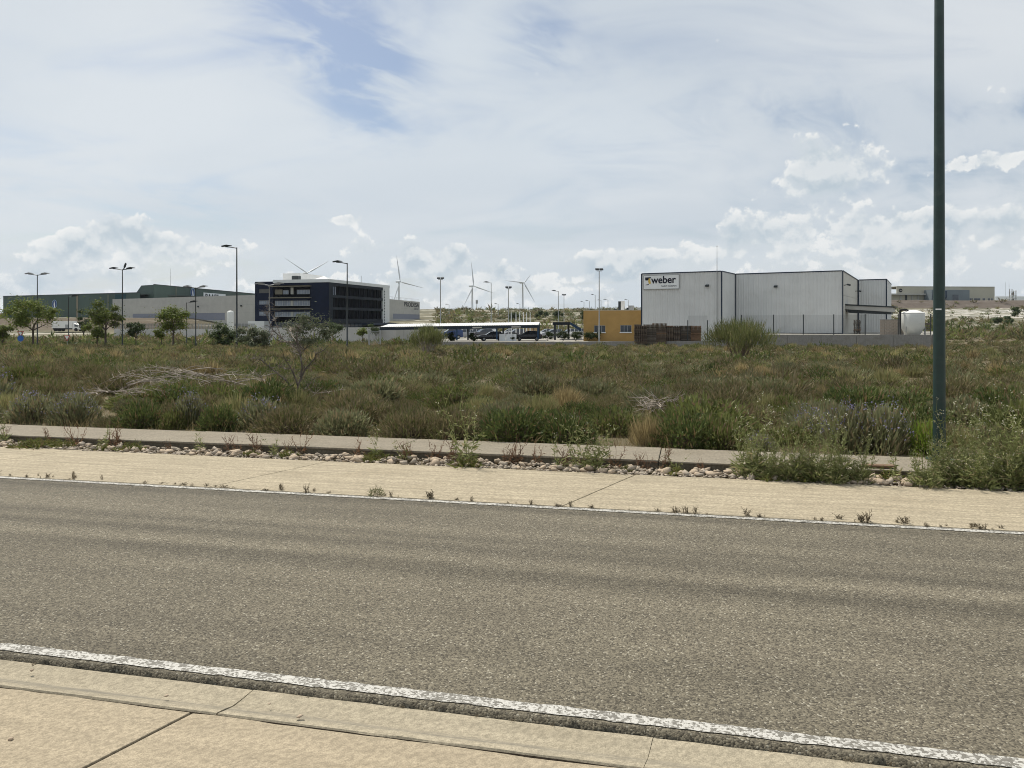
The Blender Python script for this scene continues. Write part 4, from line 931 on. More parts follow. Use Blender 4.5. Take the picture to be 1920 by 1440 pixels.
# ------------------------------------------------------------------ carports
FLp = at(712, 613.5, 104); FRp = at(1010, 609, 107)
cth = math.atan2(FRp.y - FLp.y, FRp.x - FLp.x); CL = math.hypot(FRp.x - FLp.x, FRp.y - FLp.y)
cp = thing('carport', 'long blue steel carport with white corrugated roof over parked cars', 'carport', (FLp.x, FLp.y, -0.86), cth)
def cxx(px): return t_at(FLp.x, FLp.y, -cth, px)
cp.rotation_euler = (0, -0.0135, cth)
zr0, zr1 = 1.10 + 0.86, 1.46 + 0.86; CD = 5.2; SKX = 1.1
n = 90
V = []; fs = []
for i in range(n * 2 + 1):
    x = CL * i / (2 * n); dz = 0.05 if i % 2 else 0.0
    V += [(x, 0, zr0 + dz), (x + SKX, CD, zr1 + dz)]
for i in range(n * 2): fs.append((2 * i, 2 * i + 2, 2 * i + 3, 2 * i + 1))
MB().add(V, fs).build('roof_sheet', M_ROOFWHITE, cp)
MB().prism([(0.02, 0.02), (CL - 0.02, 0.02), (CL + SKX - 0.02, CD - 0.02), (SKX + 0.02, CD - 0.02)], [zr0 - 0.07, zr0 - 0.07, zr1 - 0.07, zr1 - 0.07], [zr0 - 0.015, zr0 - 0.015, zr1 - 0.015, zr1 - 0.015]).build('roof_underside', M_DARKST, cp)
MB().box(0, CL, 0.03, 0.12, zr0 - 0.42, zr0 - 0.075).build('front_beam', mat('dark_blue_beam', (0.012, 0.022, 0.035), 0.5), cp)
MB().box(SKX, CL + SKX, CD - 0.15, CD - 0.05, zr1 - 0.4, zr1 - 0.075).build('rear_beam', MATS['dark_blue_beam'], cp)
for px in (895, 968): MB().box(cxx(px) - 0.65, cxx(px) + 0.65, 0.0, 0.026, zr0 - 0.32, zr0 - 0.16).build('name_plate', M_GREY, cp)
for px in (713, 857, 932, 1011):
    x = min(max(cxx(px), 0.1), CL - 0.05)
    MB().box(x - 0.09, x + 0.09, 0.13, 0.31, 0, zr0 - 0.08).build('post', M_BLUEST, cp)
    MB().prism([(x - 0.06, 0.14), (x + 0.06, 0.14), (x + SKX + 0.06, CD - 0.16), (x + SKX - 0.06, CD - 0.16)], [zr0 - 0.45, zr0 - 0.45, zr1 - 0.35, zr1 - 0.35], [zr0 - 0.075, zr0 - 0.075, zr1 - 0.075, zr1 - 0.075]).build('rafter', M_BLUEST, cp)
for px in (879, 946, 1014):
    x = cxx(px); MB().box(x - 0.11, x + 0.11, 1.2, 1.42, 0, zr0).build('post', M_DARKST, cp)
# end gate frame at the carport's open end
gt = thing('steel_gate', 'galvanised gate frame with diagonal brace at the end of the carport', 'gate', (at(692, 0, 103.5).x, 103.5, gz(at(692, 0, 103.5).x, 103.5)), 0.05)
for x in (0, 1.5): MB().box(x - 0.1, x + 0.1, -0.1, 0.1, 0, 2.25).build('gate_post', M_GALV, gt)
MB().tube([(0.1, 0, 2.0), (1.4, 0, 0.25)], 0.05, 5).build('brace', M_GALV, gt); MB().box(0.1, 1.4, -0.03, 0.03, 2.05, 2.12).build('top_rail', M_GALV, gt)
MB().quad((0.1, 0.04, 0.2), (1.4, 0.04, 0.2), (1.4, 0.04, 2.05), (0.1, 0.04, 2.05)).build('mesh_panel', mesh_mat('gate_mesh', (0.4, 0.42, 0.42), 0.25), gt)
# second carport, seen end on, roof falling to the east
c2 = thing('carport', 'dark second carport with sloping blue end beam beside the ochre building', 'carport', (at(1036, 0, 114).x, 114.0, -0.86), -0.05)
zc_ = 2.62
MB().prism([(0, 0), (2.6, 0), (4.2, 0), (4.2, 9), (2.6, 9), (0, 9)], [zc_ - 0.06, zc_ - 0.06, zc_ - 1.0, zc_ - 1.0, zc_ - 0.06, zc_ - 0.06], [zc_, zc_, zc_ - 0.93, zc_ - 0.93, zc_, zc_]).build('roof_sheet', M_ROOFWHITE, c2)
MB().box(0, 2.6, -0.06, -0.005, zc_ - 0.40, zc_ + 0.02).build('front_beam', M_SLATE, c2)
MB().prism([(2.6, -0.10), (4.25, -0.10), (4.25, 0.12), (2.6, 0.12)], [zc_ - 0.35, zc_ - 1.42, zc_ - 1.42, zc_ - 0.35], [zc_ + 0.04, zc_ - 0.9, zc_ - 0.9, zc_ + 0.04]).build('end_beam', M_BLUEST, c2)
for x, y in ((0.35, 0.3), (0.35, 6), (2.5, 6)): MB().box(x - 0.16, x + 0.16, y - 0.16, y + 0.16, 0, zc_ - 0.4).build('post', M_DARKST, c2)

# ------------------------------------------------------------------ cars and the lorry
def car(px, Y, rz, paint, label, zb=-0.86, sc=1.0, cat='car', van=False):
    root = thing('parked_car', label, cat, (ground_put(px, Y), Y, zb), rz, 'cars parked in the lot')
    root.scale = (sc, sc, sc)
    b = MB()
    prof = [(-2.1, 0.35), (-2.12, 0.72), (-1.95, 0.92), (-0.9, 0.98), (1.6, 1.0), (2.1, 0.92), (2.15, 0.4)]
    def loft(sections):
        n_ = len(sections[0]); V_ = []; f_ = []
        for s_ in sections: V_ += s_
        for i in range(len(sections) - 1):
            for k in range(n_ - 1): f_.append((i * n_ + k, i * n_ + k + 1, (i + 1) * n_ + k + 1, (i + 1) * n_ + k))
        return V_, f_
    h = 0.45 if van else 0.0
    secs = []
    for x, zb_, zt_, w_ in ((-2.15, 0.42, 0.62, 0.70), (-2.08, 0.30, 0.80, 0.80), (-1.7, 0.25, 0.92, 0.85), (-0.8, 0.24, 0.98 + h * 0.3, 0.87), (1.5, 0.24, 1.02 + h, 0.87), (2.0, 0.28, 0.96 + h, 0.83), (2.12, 0.42, 0.7, 0.74)):
        secs.append([(x, -w_ + 0.05, zb_), (x, -w_, (zb_ + zt_) / 2), (x, -w_ + 0.07, zt_), (x, w_ - 0.07, zt_), (x, w_, (zb_ + zt_) / 2), (x, w_ - 0.05, zb_), (x, -w_ + 0.05, zb_)])
    b.add(*loft(secs)); b.add(secs[0][:6], [(5, 4, 3, 2, 1, 0)]); b.add(secs[-1][:6], [(0, 1, 2, 3, 4, 5)])
    body = b.build('body', paint, root, smooth=False)
    b = MB(); secs = []
    for x, z0, w0, z1, w1 in ((-0.95, 0.95, 0.78, 0.97, 0.74), (-0.25, 0.95, 0.80, 1.40, 0.62), (0.2, 0.95, 0.80, 1.47 + h, 0.63), (1.2, 0.98, 0.80, 1.46 + h, 0.63), (1.85, 0.98 + h * .5, 0.78, 1.06 + h, 0.70)):
        secs.append([(x, -w0, z0), (x, -w1, z1), (x, w1, z1), (x, w0, z0)])
    b.add(*loft(secs)); b.build('window_band', M_GLASS, root)
    b = MB().add([(-0.22, -0.62, 1.412), (-0.22, 0.62, 1.412), (0.2, 0.635, 1.485 + h), (1.2, 0.635, 1.475 + h), (1.45, 0.64, 1.35 + h), (1.45, -0.64, 1.35 + h), (1.2, -0.635, 1.475 + h), (0.2, -0.635, 1.485 + h)], [(0, 7, 2, 1), (7, 6, 3, 2), (6, 5, 4, 3)]); b.build('roof', paint, root)
    b = MB()
    for s_ in (-1, 1):
        for xx in (-0.05, 0.62, 1.3): b.add([(xx, s_ * 0.81, 0.97), (xx + 0.08, s_ * 0.81, 0.97), (xx + 0.12, s_ * 0.645, 1.46), (xx + 0.04, s_ * 0.645, 1.46)], [(0, 1, 2, 3)])
    b.build('pillar', paint, root)
    for x in (-1.3, 1.3):
        for s_ in (-1, 1):
            w = MB().tube([(x, s_ * 0.70, 0.31), (x, s_ * 0.88, 0.31)], 0.31, 16).build('wheel', M_RUBBER, root); MB().tube([(x, s_ * 0.87, 0.31), (x, s_ * 0.892, 0.31)], 0.19, 12).build('rim', M_GALV, w)
    for s_ in (-1, 1):
        MB().box(-2.13, -2.05, s_ * 0.62 - 0.14, s_ * 0.62 + 0.14, 0.63, 0.76).build('headlight', M_SIGNW, root)
        MB().box(2.06, 2.11, s_ * 0.62 - 0.12, s_ * 0.62 + 0.12, 0.72, 0.88).build('tail_light', mat('red_lens', (0.25, 0.01, 0.01), 0.3), root)
    return root
def paintm(n, c): return mat('car_paint_' + n, c, 0.25, 0.03, 1.0, spec=0.6)
DK, WH, SL_, BL, RD = paintm('black', (0.012, 0.013, 0.016)), paintm('white', (0.70, 0.70, 0.70)), paintm('silver', (0.32, 0.33, 0.35)), paintm('blue', (0.02, 0.05, 0.15)), paintm('graphite', (0.06, 0.062, 0.07))
car(922, 108.6, 0.15, DK, 'black hatchback under the carport beside the white panels', sc=0.9)
car(990, 110.0, 0.0, DK, 'black estate car under the end of the carport beside the beige kiosk', sc=0.95)
car(842, 121, 0.3, BL, 'dark blue van behind the round hedge bush at the carport', van=True, zb=-0.86)
car(866, 128, 0.2, SL_, 'silver car parked behind the carport posts')
car(886, 133, 0.1, WH, 'white car between the carport post and a graphite car')
car(905, 131, 0.4, RD, 'graphite car parked beside the white car')
car(918, 150, 1.2, WH, 'small white car parked far back in the lot', zb=-0.6)
car(968, 132, 0.2, RD, 'graphite car behind the flagpoles')
car(955, 139, 0.1, WH, 'white car behind the flagpoles')
car(1024, 133, 0.1, WH, 'white car between the two carports')
car(1036, 128, 0.25, SL_, 'silver car beside the dark carport post')
car(1068, 136, 0.2, WH, 'white car beyond the sloping blue beam')
car(1088, 140, 0.2, SL_, 'silver car next to the ochre building')
ks = thing('kiosk', 'small beige kiosk with white flat roof in the parking lot', 'kiosk', (ground_put(987, 126), 126, -0.86), 0.1)
MB().box(0, 1.75, 0, 1.6, 0, 2.0).build('wall', mat('beige_brick', (0.42, 0.30, 0.17), 0.9, 0.15, 3), ks); MB().box(-0.35, 1.95, -0.3, 1.8, 2.0, 2.25).build('roof', M_ROOFWHITE, ks)
MB().box(0.55, 0.62, -0.02, -0.004, 0, 2.0).box(1.15, 1.25, -0.02, -0.004, 0, 2.0).build('door_frame', M_DARKST, ks)
for px, wd, nm in ((936, 0.9, 'white sheet metal panel leaning beneath the carport next to the black hatchback'), (949, 1.0, 'white sheet metal panel standing under the carport between two dark posts'), (961, 0.55, 'narrow white board standing under the carport beside the hedge bush')):
    o = MB().box(0, wd, 0, 0.05, 0, 1.0).build('white_panel', M_SIGNW, loc=(ground_put(px, 107.0), 107.0, -0.86)); bevel(o, 0.01, 1); tag(o, nm, 'panel')
# box lorry
lo = thing('box_lorry', 'white box lorry parked below the green factory bank', 'lorry', (ground_put(97, 205), 205, gz(ground_put(97, 205), 205) + 0.3))
MB().box(0, 5.4, 0, 2.4, 0.85, 2.75).build('cargo_box', M_ROOFWHITE, lo)
MB().prism([(5.45, 0.1), (7.3, 0.1), (7.3, 2.3), (5.45, 2.3)], 0.5, [2.3, 1.5, 1.5, 2.3]).build('cab', M_ROOFWHITE, lo)
MB().prism([(3.6, -0.03), (4.6, -0.03), (4.6, -0.005), (3.6, -0.005)], 0.9, 1.8).build('side_door', M_GALV, lo)
MB().prism([(6.0, 0.07), (7.0, 0.07), (7.0, 0.095), (6.0, 0.095)], 1.25, [1.9, 1.55, 1.55, 1.9]).build('cab_window', M_GLASS, lo)
MB().box(0.1, 5.3, 0.3, 2.1, 0.5, 0.84).build('chassis', M_DARKST, lo)
for x in (0.9, 1.8, 6.4):
    for y in (0.02, 2.1): MB().tube([(x, y, 0.45), (x, y + 0.28, 0.45)], 0.45, 14).build('wheel', M_RUBBER, lo)

# ------------------------------------------------------------------ pale boundary wall by the navy block, silo, signs
M_PWALL = mat('pale_wall', (0.46, 0.455, 0.44), 0.85, 0.08, 0.5, dirt=((0.33, 0.32, 0.29), 0.6, 0.5))
w1_ = thing('boundary_wall', 'pale grey wall with railing in front of the grey concrete warehouse', 'wall')
a_, b_ = at(215, 0, 190), at(478, 0, 178); wall_run(w1_, (a_.x, a_.y), (b_.x, b_.y), 9, -3.5, 0.10, 0.25, 0.2, M_PWALL)
rl = MB(); nrl = 44
for k in range(nrl + 1):
    p = a_.lerp(b_, k / nrl); rl.box(p.x - 0.05, p.x + 0.05, p.y - 0.05, p.y + 0.05, 0.1, 1.5)
rl.build('railing', M_GALV, w1_)
MB().quad((a_.x, a_.y + 0.06, 0.2), (b_.x, b_.y + 0.06, 0.2), (b_.x, b_.y + 0.06, 1.5), (a_.x, a_.y + 0.06, 1.5)).build('mesh_panel', mesh_mat('rail_mesh', (0.12, 0.13, 0.14), 0.5), w1_)
w2_ = thing('boundary_wall', 'plain pale grey yard wall in front of the navy office block', 'wall')
a_, b_ = at(479, 0, 152), at(742, 0, 131); wall_run(w2_, (a_.x, a_.y), (b_.x, b_.y), 10, -3.2, 0.72, 0.92, 0.2, M_PWALL)
w3_ = thing('boundary_wall', 'grey panelled yard wall behind the carport roof', 'wall')
a_, b_ = at(736, 0, 137), at(835, 0, 140); wall_run(w3_, (a_.x, a_.y), (b_.x, b_.y), 5, -2.5, 0.75, 0.75, 0.2, M_GREY)
sx_, sy_ = ground_put(432, 172), 172.0
si = thing('silo', 'tall white cylindrical silo with domed top before the grey warehouse', 'silo', (sx_, sy_, -2.0))
MB().lathe([(0.70, 0.0), (0.74, 0.1), (0.74, 5.9), (0.62, 6.2), (0.35, 6.35), (0.05, 6.4)], 24).build('shell', M_TANK, si, smooth=True)
MB().tube([(0.1, 0, 6.3), (0.1, 0, 6.8)], 0.04, 6).build('vent_pipe', M_GALV, si)
def road_sign(px, Y, tri_y, blue_y, label):
    x = ground_put(px, Y); zg = gz(x, Y)
    r_ = thing('road_sign', label, 'road sign', (x, Y, zg))
    zt_ = zat(tri_y, Y) - zg
    MB().tube([(0, 0, 0), (0, 0, zt_ + 0.3)], 0.04, 6).build('post', M_GALV, r_)
    s = 0.5
    MB().add([(-s, -0.05, zt_ + 0.4), (s, -0.05, zt_ + 0.4), (0, -0.05, zt_ - 0.45), (-s, -0.03, zt_ + 0.4), (s, -0.03, zt_ + 0.4), (0, -0.03, zt_ - 0.45)], [(0, 2, 1), (3, 4, 5), (0, 1, 4, 3), (1, 2, 5, 4), (2, 0, 3, 5)]).build('yield_plate', mat('sign_red', (0.35, 0.03, 0.03), 0.5), r_)
    s = 0.33
    MB().add([(-s, -0.06, zt_ + 0.31), (s, -0.06, zt_ + 0.31), (0, -0.06, zt_ - 0.26)], [(0, 2, 1)]).build('yield_field', M_SIGNW, r_)
    if blue_y:
        zb_ = zat(blue_y, Y) - zg
        MB().tube([(0, -0.07, zb_), (0, -0.05, zb_)], 0.45, 18).build('blue_disc', mat('sign_blue', (0.03, 0.12, 0.40), 0.5), r_)
road_sign(39, 112, 626, 634.5, 'yield sign above a round blue plate near the shady broad tree')
road_sign(126, 112, 634, None, 'small lone yield sign beside a thin dark lamp post')

# ------------------------------------------------------------------ lamp posts and poles
def lamp(px, top, Y, kind, m, label, group=None, r=0.09, base=None):
    x = ground_put(px, Y); zg = gz(x, Y) if base is None else base; zt_ = zat(top, Y); h = zt_ - zg
    root = thing('street_lamp', label, 'street lamp', (x, Y, zg), 0, group)
    MB().tube([(0, 0, -0.1), (0, 0, h * 0.5), (0, 0, h)], [r, r * 0.8, r * 0.55], 8).build('pole', m, root, smooth=True)
    MB().tube([(0, 0, -0.05), (0, 0, 0.5)], r * 1.3, 8).build('pole_base', m, root)
    arms = {'single': [(-1, 0)], 'double': [(-1, 0), (1, 0)], 'triple': [(-1, 0), (1, 0), (0.2, 0.9)], 'flood': [], 'right': [(1, 0)]}[kind]
    for ax, ay in arms:
        ln = 1.25
        if kind == 'triple' and ay: MB().tube([(0, 0, h - 0.1), (0.15, 0, h + 0.05), (0.26, 0, h + 0.3)], 0.05, 6).build('arm', m, root); MB().tube([(0.22, 0, h + 0.12), (0.30, 0, h + 0.35), (0.42, 0, h + 0.7), (0.46, 0, h + 0.85)], [0.07, 0.14, 0.13, 0.05], 8).build('lamp_head', M_DARKST, root); continue
        a = MB().tube([(0, 0, h - 0.08), (ax * ln * 0.5, ay * ln * 0.5, h + 0.03), (ax * ln, ay * ln, h + 0.08)], 0.05, 6).build('arm', m, root)
        sgn = 1 if ax >= 0 else -1
        hd = MB(); xs_ = sorted((ax * 0.55, ax * 1.65))
        hd.add([(xs_[0], -0.12, h + 0.06), (xs_[1], -0.06, h + 0.16), (xs_[1], 0.06, h + 0.16), (xs_[0], 0.12, h + 0.06), (xs_[0], -0.15, h + 0.18), ((xs_[0] + xs_[1]) / 2, -0.17, h + 0.30), (xs_[1], -0.06, h + 0.22), (xs_[1], 0.06, h + 0.22), ((xs_[0] + xs_[1]) / 2, 0.17, h + 0.30), (xs_[0], 0.15, h + 0.18)],
               [(0, 3, 2, 1), (4, 5, 8, 9), (5, 6, 7, 8), (0, 1, 6, 5, 4), (3, 9, 8, 7, 2), (0, 4, 9, 3), (1, 2, 7, 6)])
        hd.build('lamp_head', M_HEAD if kind == 'double' else M_DARKST, root)
    if kind == 'flood':
        MB().box(-0.35, 0.35, -0.05, 0.05, h - 0.05, h + 0.03).build('bracket', m, root)
        for sx in (-0.28, 0.28):
            MB().prism([(sx - 0.24, -0.35), (sx + 0.24, -0.35), (sx + 0.24, 0.2), (sx - 0.24, 0.2)], [h + 0.05, h + 0.05, h + 0.18, h + 0.18], [h + 0.22, h + 0.22, h + 0.40, h + 0.40]).build('flood_head', M_DARKST, root)
    return root
lamp(70, 515, 105, 'double', M_DARKST, 'two-armed street lamp rising behind the broad shady tree')
lamp(229.5, 505, 100, 'triple', M_DARKST, 'street lamp with two flat arms and one upturned arm')
lamp(128.5, 556, 118, 'right', M_DARKST, 'thin dark single street lamp in front of the white lorry', r=0.07)
lamp(350, 567, 112, 'right', M_DARKST, 'short single street lamp before the grey warehouse stripe', r=0.07)
lamp(367, 539, 104, 'double', M_DARKST, 'two-armed street lamp in front of the lettered white board')
lamp(444, 464, 84, 'single', M_DARKST, 'tallest dark single-arm street lamp beside the white silo', r=0.11)
lamp(505, 534, 88, 'double', M_HEAD, 'short two-armed lamp with pale heads before the navy tower')
lamp(651, 493, 88, 'single', M_DARKST, 'tall single-arm street lamp before the finned navy facade', r=0.10)
lamp(826, 524, 118, 'flood', M_GALV, 'grey floodlight mast behind the carport roof near the turbine', base=-0.86)
lamp(921, 530, 165, 'single', M_GALV, 'grey single-arm street lamp to the east of the middle turbine', r=0.1)
lamp(953.5, 541, 128, 'flood', M_GALV, 'low floodlight mast standing among the flagpoles', base=-0.86)
lamp(1047, 546, 190, 'single', M_GALV, 'tall grey single-arm street lamp behind the second carport', r=0.1)
lamp(1057.5, 554, 200, 'flood', M_GALV, 'slender floodlight mast next to a tall grey street lamp')
lamp(1123.5, 508, 104.5, 'flood', M_GALV, 'tall grey floodlight mast in front of the ochre building', base=-0.86)
for px, top, Y in ((842, 571, 330), (934, 570, 330), (975, 570, 330), (1105, 564, 330), (1116, 553, 300), (1127, 563, 330), (1140, 562, 280), (1178, 562, 330), (1095, 566, 360)):
    lamp(px, top, Y, 'single', M_GALV, 'slim far-off grey street lamp along the hillside road', 'street lamps along the hillside road', r=0.14)
for px in (958.5, 967.5, 974.5, 981.5, 987.5, 994):
    x = ground_put(px, 122); o = MB().tube([(0, 0, 0), (0, 0, 3.0), (0, 0, zat(587.5, 122) + 0.86)], [0.075, 0.065, 0.05], 8).lathe([(0.01, zat(587.5, 122) + 0.86), (0.09, zat(587.5, 122) + 0.92), (0.01, zat(587.5, 122) + 1.0)], 8).build('flagpole', M_SIGNW, loc=(x, 122, -0.86)); tag(o, 'bare white flagpole in the row behind the carport', 'flagpole', 'row of white flagpoles')
# thin masts on the skyline
for px, top, Y, lab in ((894, 562, 620, 'lattice telecom mast on the hill crest beside the middle turbine'), (1885, 529, 600, 'thin far mast beyond the pale factory'), (1892, 532, 600, 'second thin far mast beside the process tower'), (678, 517, 420, 'thin antenna mast behind the navy block')):
    x = ground_put(px, Y); zg = gz(x, Y); h = zat(top, Y) - zg
    r_ = thing('mast', lab, 'mast', (x, Y, zg)); MB().tube([(0, 0, -0.5), (0, 0, h)], [0.35, 0.15] if px == 894 else [0.13, 0.08], 5).build('pole', M_GALV, r_)
    if px == 894: MB().lathe([(0.5, h * 0.6), (0.9, h * 0.62), (0.9, h * 0.95), (0.4, h)], 6).build('antenna_cluster', M_GALV, r_)

# ------------------------------------------------------------------ wind turbines
def turbine(px, py, Y, Rb, blades, label):
    x = ground_put(px, Y); zh = zat(py, Y); zg = gz(x, Y)
    r_ = thing('wind_turbine', label, 'wind turbine', (x, Y, zg), 0, 'wind turbines on the ridge'); h = zh - zg
    MB().tube([(0, 0, -1), (0, 0, h * 0.5), (0, 0, h - 1.5)], [2.4, 1.9, 1.25], 16).build('tower', M_TURB, r_, smooth=True)
    MB().tube([(-6.5, 3.0, h), (-5.5, 2.6, h), (1.5, -1.0, h), (2.4, -1.5, h)], [1.1, 1.9, 1.8, 1.3], 10).build('nacelle', M_TURB, r_, smooth=True)
    hb = Vector((2.6, -1.7, h)); MB().tube([hb - Vector((0.6, -0.4, 0)), hb, hb + Vector((1.2, -0.7, 0))], [1.5, 1.6, 0.4], 10).build('hub', M_TURB, r_, smooth=True)
    for dx, dz in blades:
        dx *= Y / F; dz *= Y / F; q = min(1.0, math.hypot(dx, dz) / Rb)
        dy = math.sqrt(max(0.0, Rb * Rb - dx * dx - dz * dz)) * (0.5 if dx > 0 else -0.5)
        d = Vector((dx, dy, dz)); d = d.normalized() * Rb
        side = d.cross(Vector((0.3, -1, 0))).normalized(); up = d.cross(side).normalized()
        V = []; fs = []
        st = [(0, 0.9, 0.9), (0.06, 0.9, 0.8), (0.18, 1.7, 0.5), (0.45, 1.2, 0.3), (0.8, 0.7, 0.15), (1.0, 0.15, 0.05)]
        for t_, c_, k_ in st:
            p = hb + d * t_ + up * (0.03 * Rb * t_ * t_)
            V += [p + side * c_, p + up * k_, p - side * c_ * 0.7, p - up * k_]
        for i in range(len(st) - 1):
            for k in range(4): fs.append((i * 4 + k, i * 4 + (k + 1) % 4, (i + 1) * 4 + (k + 1) % 4, (i + 1) * 4 + k))
        MB().add(V, fs).build('blade', M_TURB, r_, smooth=True)
turbine(574, 512, 1500, 54, [(-43, 29), (24, 18), (14, -40)], 'wind turbine rising from behind the navy office block roof')
turbine(748, 528, 1500, 51, [(-6, 48), (34, -9), (-11, -40)], 'wind turbine above the grey warehouse lettered wall')
turbine(885.5, 536, 1500, 47, [(-4, 45), (32, -11), (-15, -33)], 'wind turbine standing alone over the hill crest behind the carport')
turbine(980, 530, 1600, 47, [(-26, 2), (8, 10), (21, -37)], 'wind turbine with one blade level, beside the tall grey lamps')

# ------------------------------------------------------------------ vegetation
def nrmz(v): return v / np.maximum(np.linalg.norm(v, axis=1, keepdims=True), 1e-9)
def blades(g, P, D, ln, wd, bend=0.25, seg=1):
    """thin tapering leaves from points P along D; returns verts, tris, blade index of each vert"""
    n = len(P); D = nrmz(D); side = nrmz(np.cross(D, g.normal(size=(n, 3)))) ; up = np.cross(D, side)
    ln = np.broadcast_to(ln, n)[:, None]; wd = np.broadcast_to(wd, n)[:, None]
    bd = up * (g.normal(0, bend, n)[:, None]) * ln
    if seg == 1:
        V = np.stack([P - side * wd / 2, P + side * wd / 2, P + D * ln + bd], 1); T = np.array([[0, 1, 2]]); k = 3
    else:
        m = P + D * ln * 0.5 + bd * 0.3
        V = np.stack([P - side * wd * 0.3, P + side * wd * 0.3, m + side * wd / 2, m - side * wd / 2, P + D * ln + bd], 1); T = np.array([[0, 1, 2], [0, 2, 3], [3, 2, 4]]); k = 5
    T = (np.arange(n)[:, None, None] * k + T[None]).reshape(-1, 3)
    return V.reshape(-1, 3), T, np.repeat(np.arange(n), k)
def leaf_quads(g, P, N, sz, aspect=0.55):
    n = len(P); N = nrmz(N); a = nrmz(np.cross(N, g.normal(size=(n, 3)))); b = np.cross(N, a)
    sz = np.broadcast_to(sz, n)[:, None]
    V = np.stack([P - a * sz / 2, P + b * sz * aspect / 2, P + a * sz / 2, P - b * sz * aspect / 2], 1).reshape(-1, 3)
    T = (np.arange(n)[:, None, None] * 4 + np.array([[0, 1, 2], [0, 2, 3]])[None]).reshape(-1, 3)
    return V, T, np.repeat(np.arange(n), 4)
def merge(parts):
    V = []; T = []; Cc = []; o = 0
    for v, t, c in parts: V.append(v); T.append(t + o); Cc.append(c); o += len(v)
    return np.concatenate(V), np.concatenate(T), np.concatenate(Cc)
def tint(g, n, c0, c1, c2=None, p2=0.0, jit=0.12):
    f = g.random((n, 1)); c = np.array(c0) * (1 - f) + np.array(c1) * f
    if c2 is not None: k = g.random(n) < p2; c[k] = np.array(c2)
    return c * (1 + g.normal(0, jit, (n, 1)))
def dome(g, n, w, h, inner=0.25):
    d = nrmz(g.normal(size=(n, 3))); d[:, 2] = np.abs(d[:, 2])
    r = (inner + (1 - inner) * g.random(n) ** 0.5)[:, None]
    lump = 1 + 0.18 * np.sin(d[:, :1] * 5 + g.uniform(0, 6)) * np.cos(d[:, 1:2] * 6 + g.uniform(0, 6))
    return d * r * lump * np.array([w, w, h]), d
# colour sets: two greens, a dry colour, share of dry
GREEN = ((0.096, 0.116, 0.034), (0.175, 0.187, 0.062), (0.199, 0.147, 0.084), 0.10)
DARKG = ((0.057, 0.082, 0.025), (0.115, 0.134, 0.042), (0.168, 0.121, 0.060), 0.10)
GREYG = ((0.135, 0.145, 0.071), (0.223, 0.222, 0.116), (0.236, 0.189, 0.108), 0.15)
BROWN = ((0.142, 0.120, 0.062), (0.223, 0.184, 0.101), (0.108, 0.118, 0.041), 0.30)
PALE = ((0.189, 0.193, 0.080), (0.277, 0.260, 0.116), (0.307, 0.249, 0.130), 0.15)
DRY = ((0.289, 0.227, 0.115), (0.397, 0.322, 0.163), (0.205, 0.156, 0.076), 0.2)
LIME = ((0.156, 0.227, 0.034), (0.228, 0.298, 0.048), (0.241, 0.203, 0.076), 0.05)
VIOLET = (0.17, 0.16, 0.235)
def shrub(seed, w, h, pal, n, ln=0.060, wd=0.022, seg=2, up=0.30, spray=0.25, flower=None, nf=0):
    g = np.random.default_rng(seed)
    P, d = dome(g, n, w * 0.5, h * 0.82)
    D = d + np.array([0, 0, up]) + g.normal(0, 0.35, (n, 3))
    v, t, i = blades(g, P, D, ln * g.uniform(0.6, 1.4, n), wd, 0.2, seg); c = tint(g, n, *pal)
    parts = [(v, t, c[i])]
    ns = int(n * spray)
    if ns:      # taller wiry sprays that break the outline
        P2, d2 = dome(g, ns, w * 0.46, h * 0.75, 0.6); v, t, i = blades(g, P2, d2 * [1, 1, 1] + [0, 0, 1.0] + g.normal(0, 0.25, (ns, 3)), h * g.uniform(0.15, 0.36, ns), wd * 0.8, 0.3, seg)
        parts.append((v, t, tint(g, ns, pal[0], pal[1], pal[2], 0.35)[i]))
    nb = max(6, n // 14)   # woody stems
    a = g.uniform(0, 6.28, nb); P3 = np.c_[np.cos(a) * 0.05, np.sin(a) * 0.05, np.zeros(nb)]; P3b, d3 = dome(g, nb, w * 0.4, h * 0.6, 0.8)
    v, t, i = blades(g, P3, P3b - P3, np.linalg.norm(P3b - P3, axis=1), wd * 1.2, 0.08, seg); parts.append((v, t, tint(g, nb, (0.09, 0.07, 0.05), (0.15, 0.12, 0.085))[i]))
    if flower is not None and nf:
        P4, d4 = dome(g, nf, w * 0.5, h * 1.05, 0.8); P4 = P4[P4[:, 2] > h * 0.35]; n4 = len(P4)
        v, t, i = leaf_quads(g, P4, g.normal(size=(n4, 3)) + [0, 0, 1], g.uniform(0.014, 0.028, n4), 0.8); parts.append((v, t, tint(g, n4, flower, tuple(q * 1.5 for q in flower))[i]))
    V, T, Cc = merge(parts); V[:, 2] = np.maximum(V[:, 2], -0.02); return V, T, np.clip(Cc, 0.004, 1)

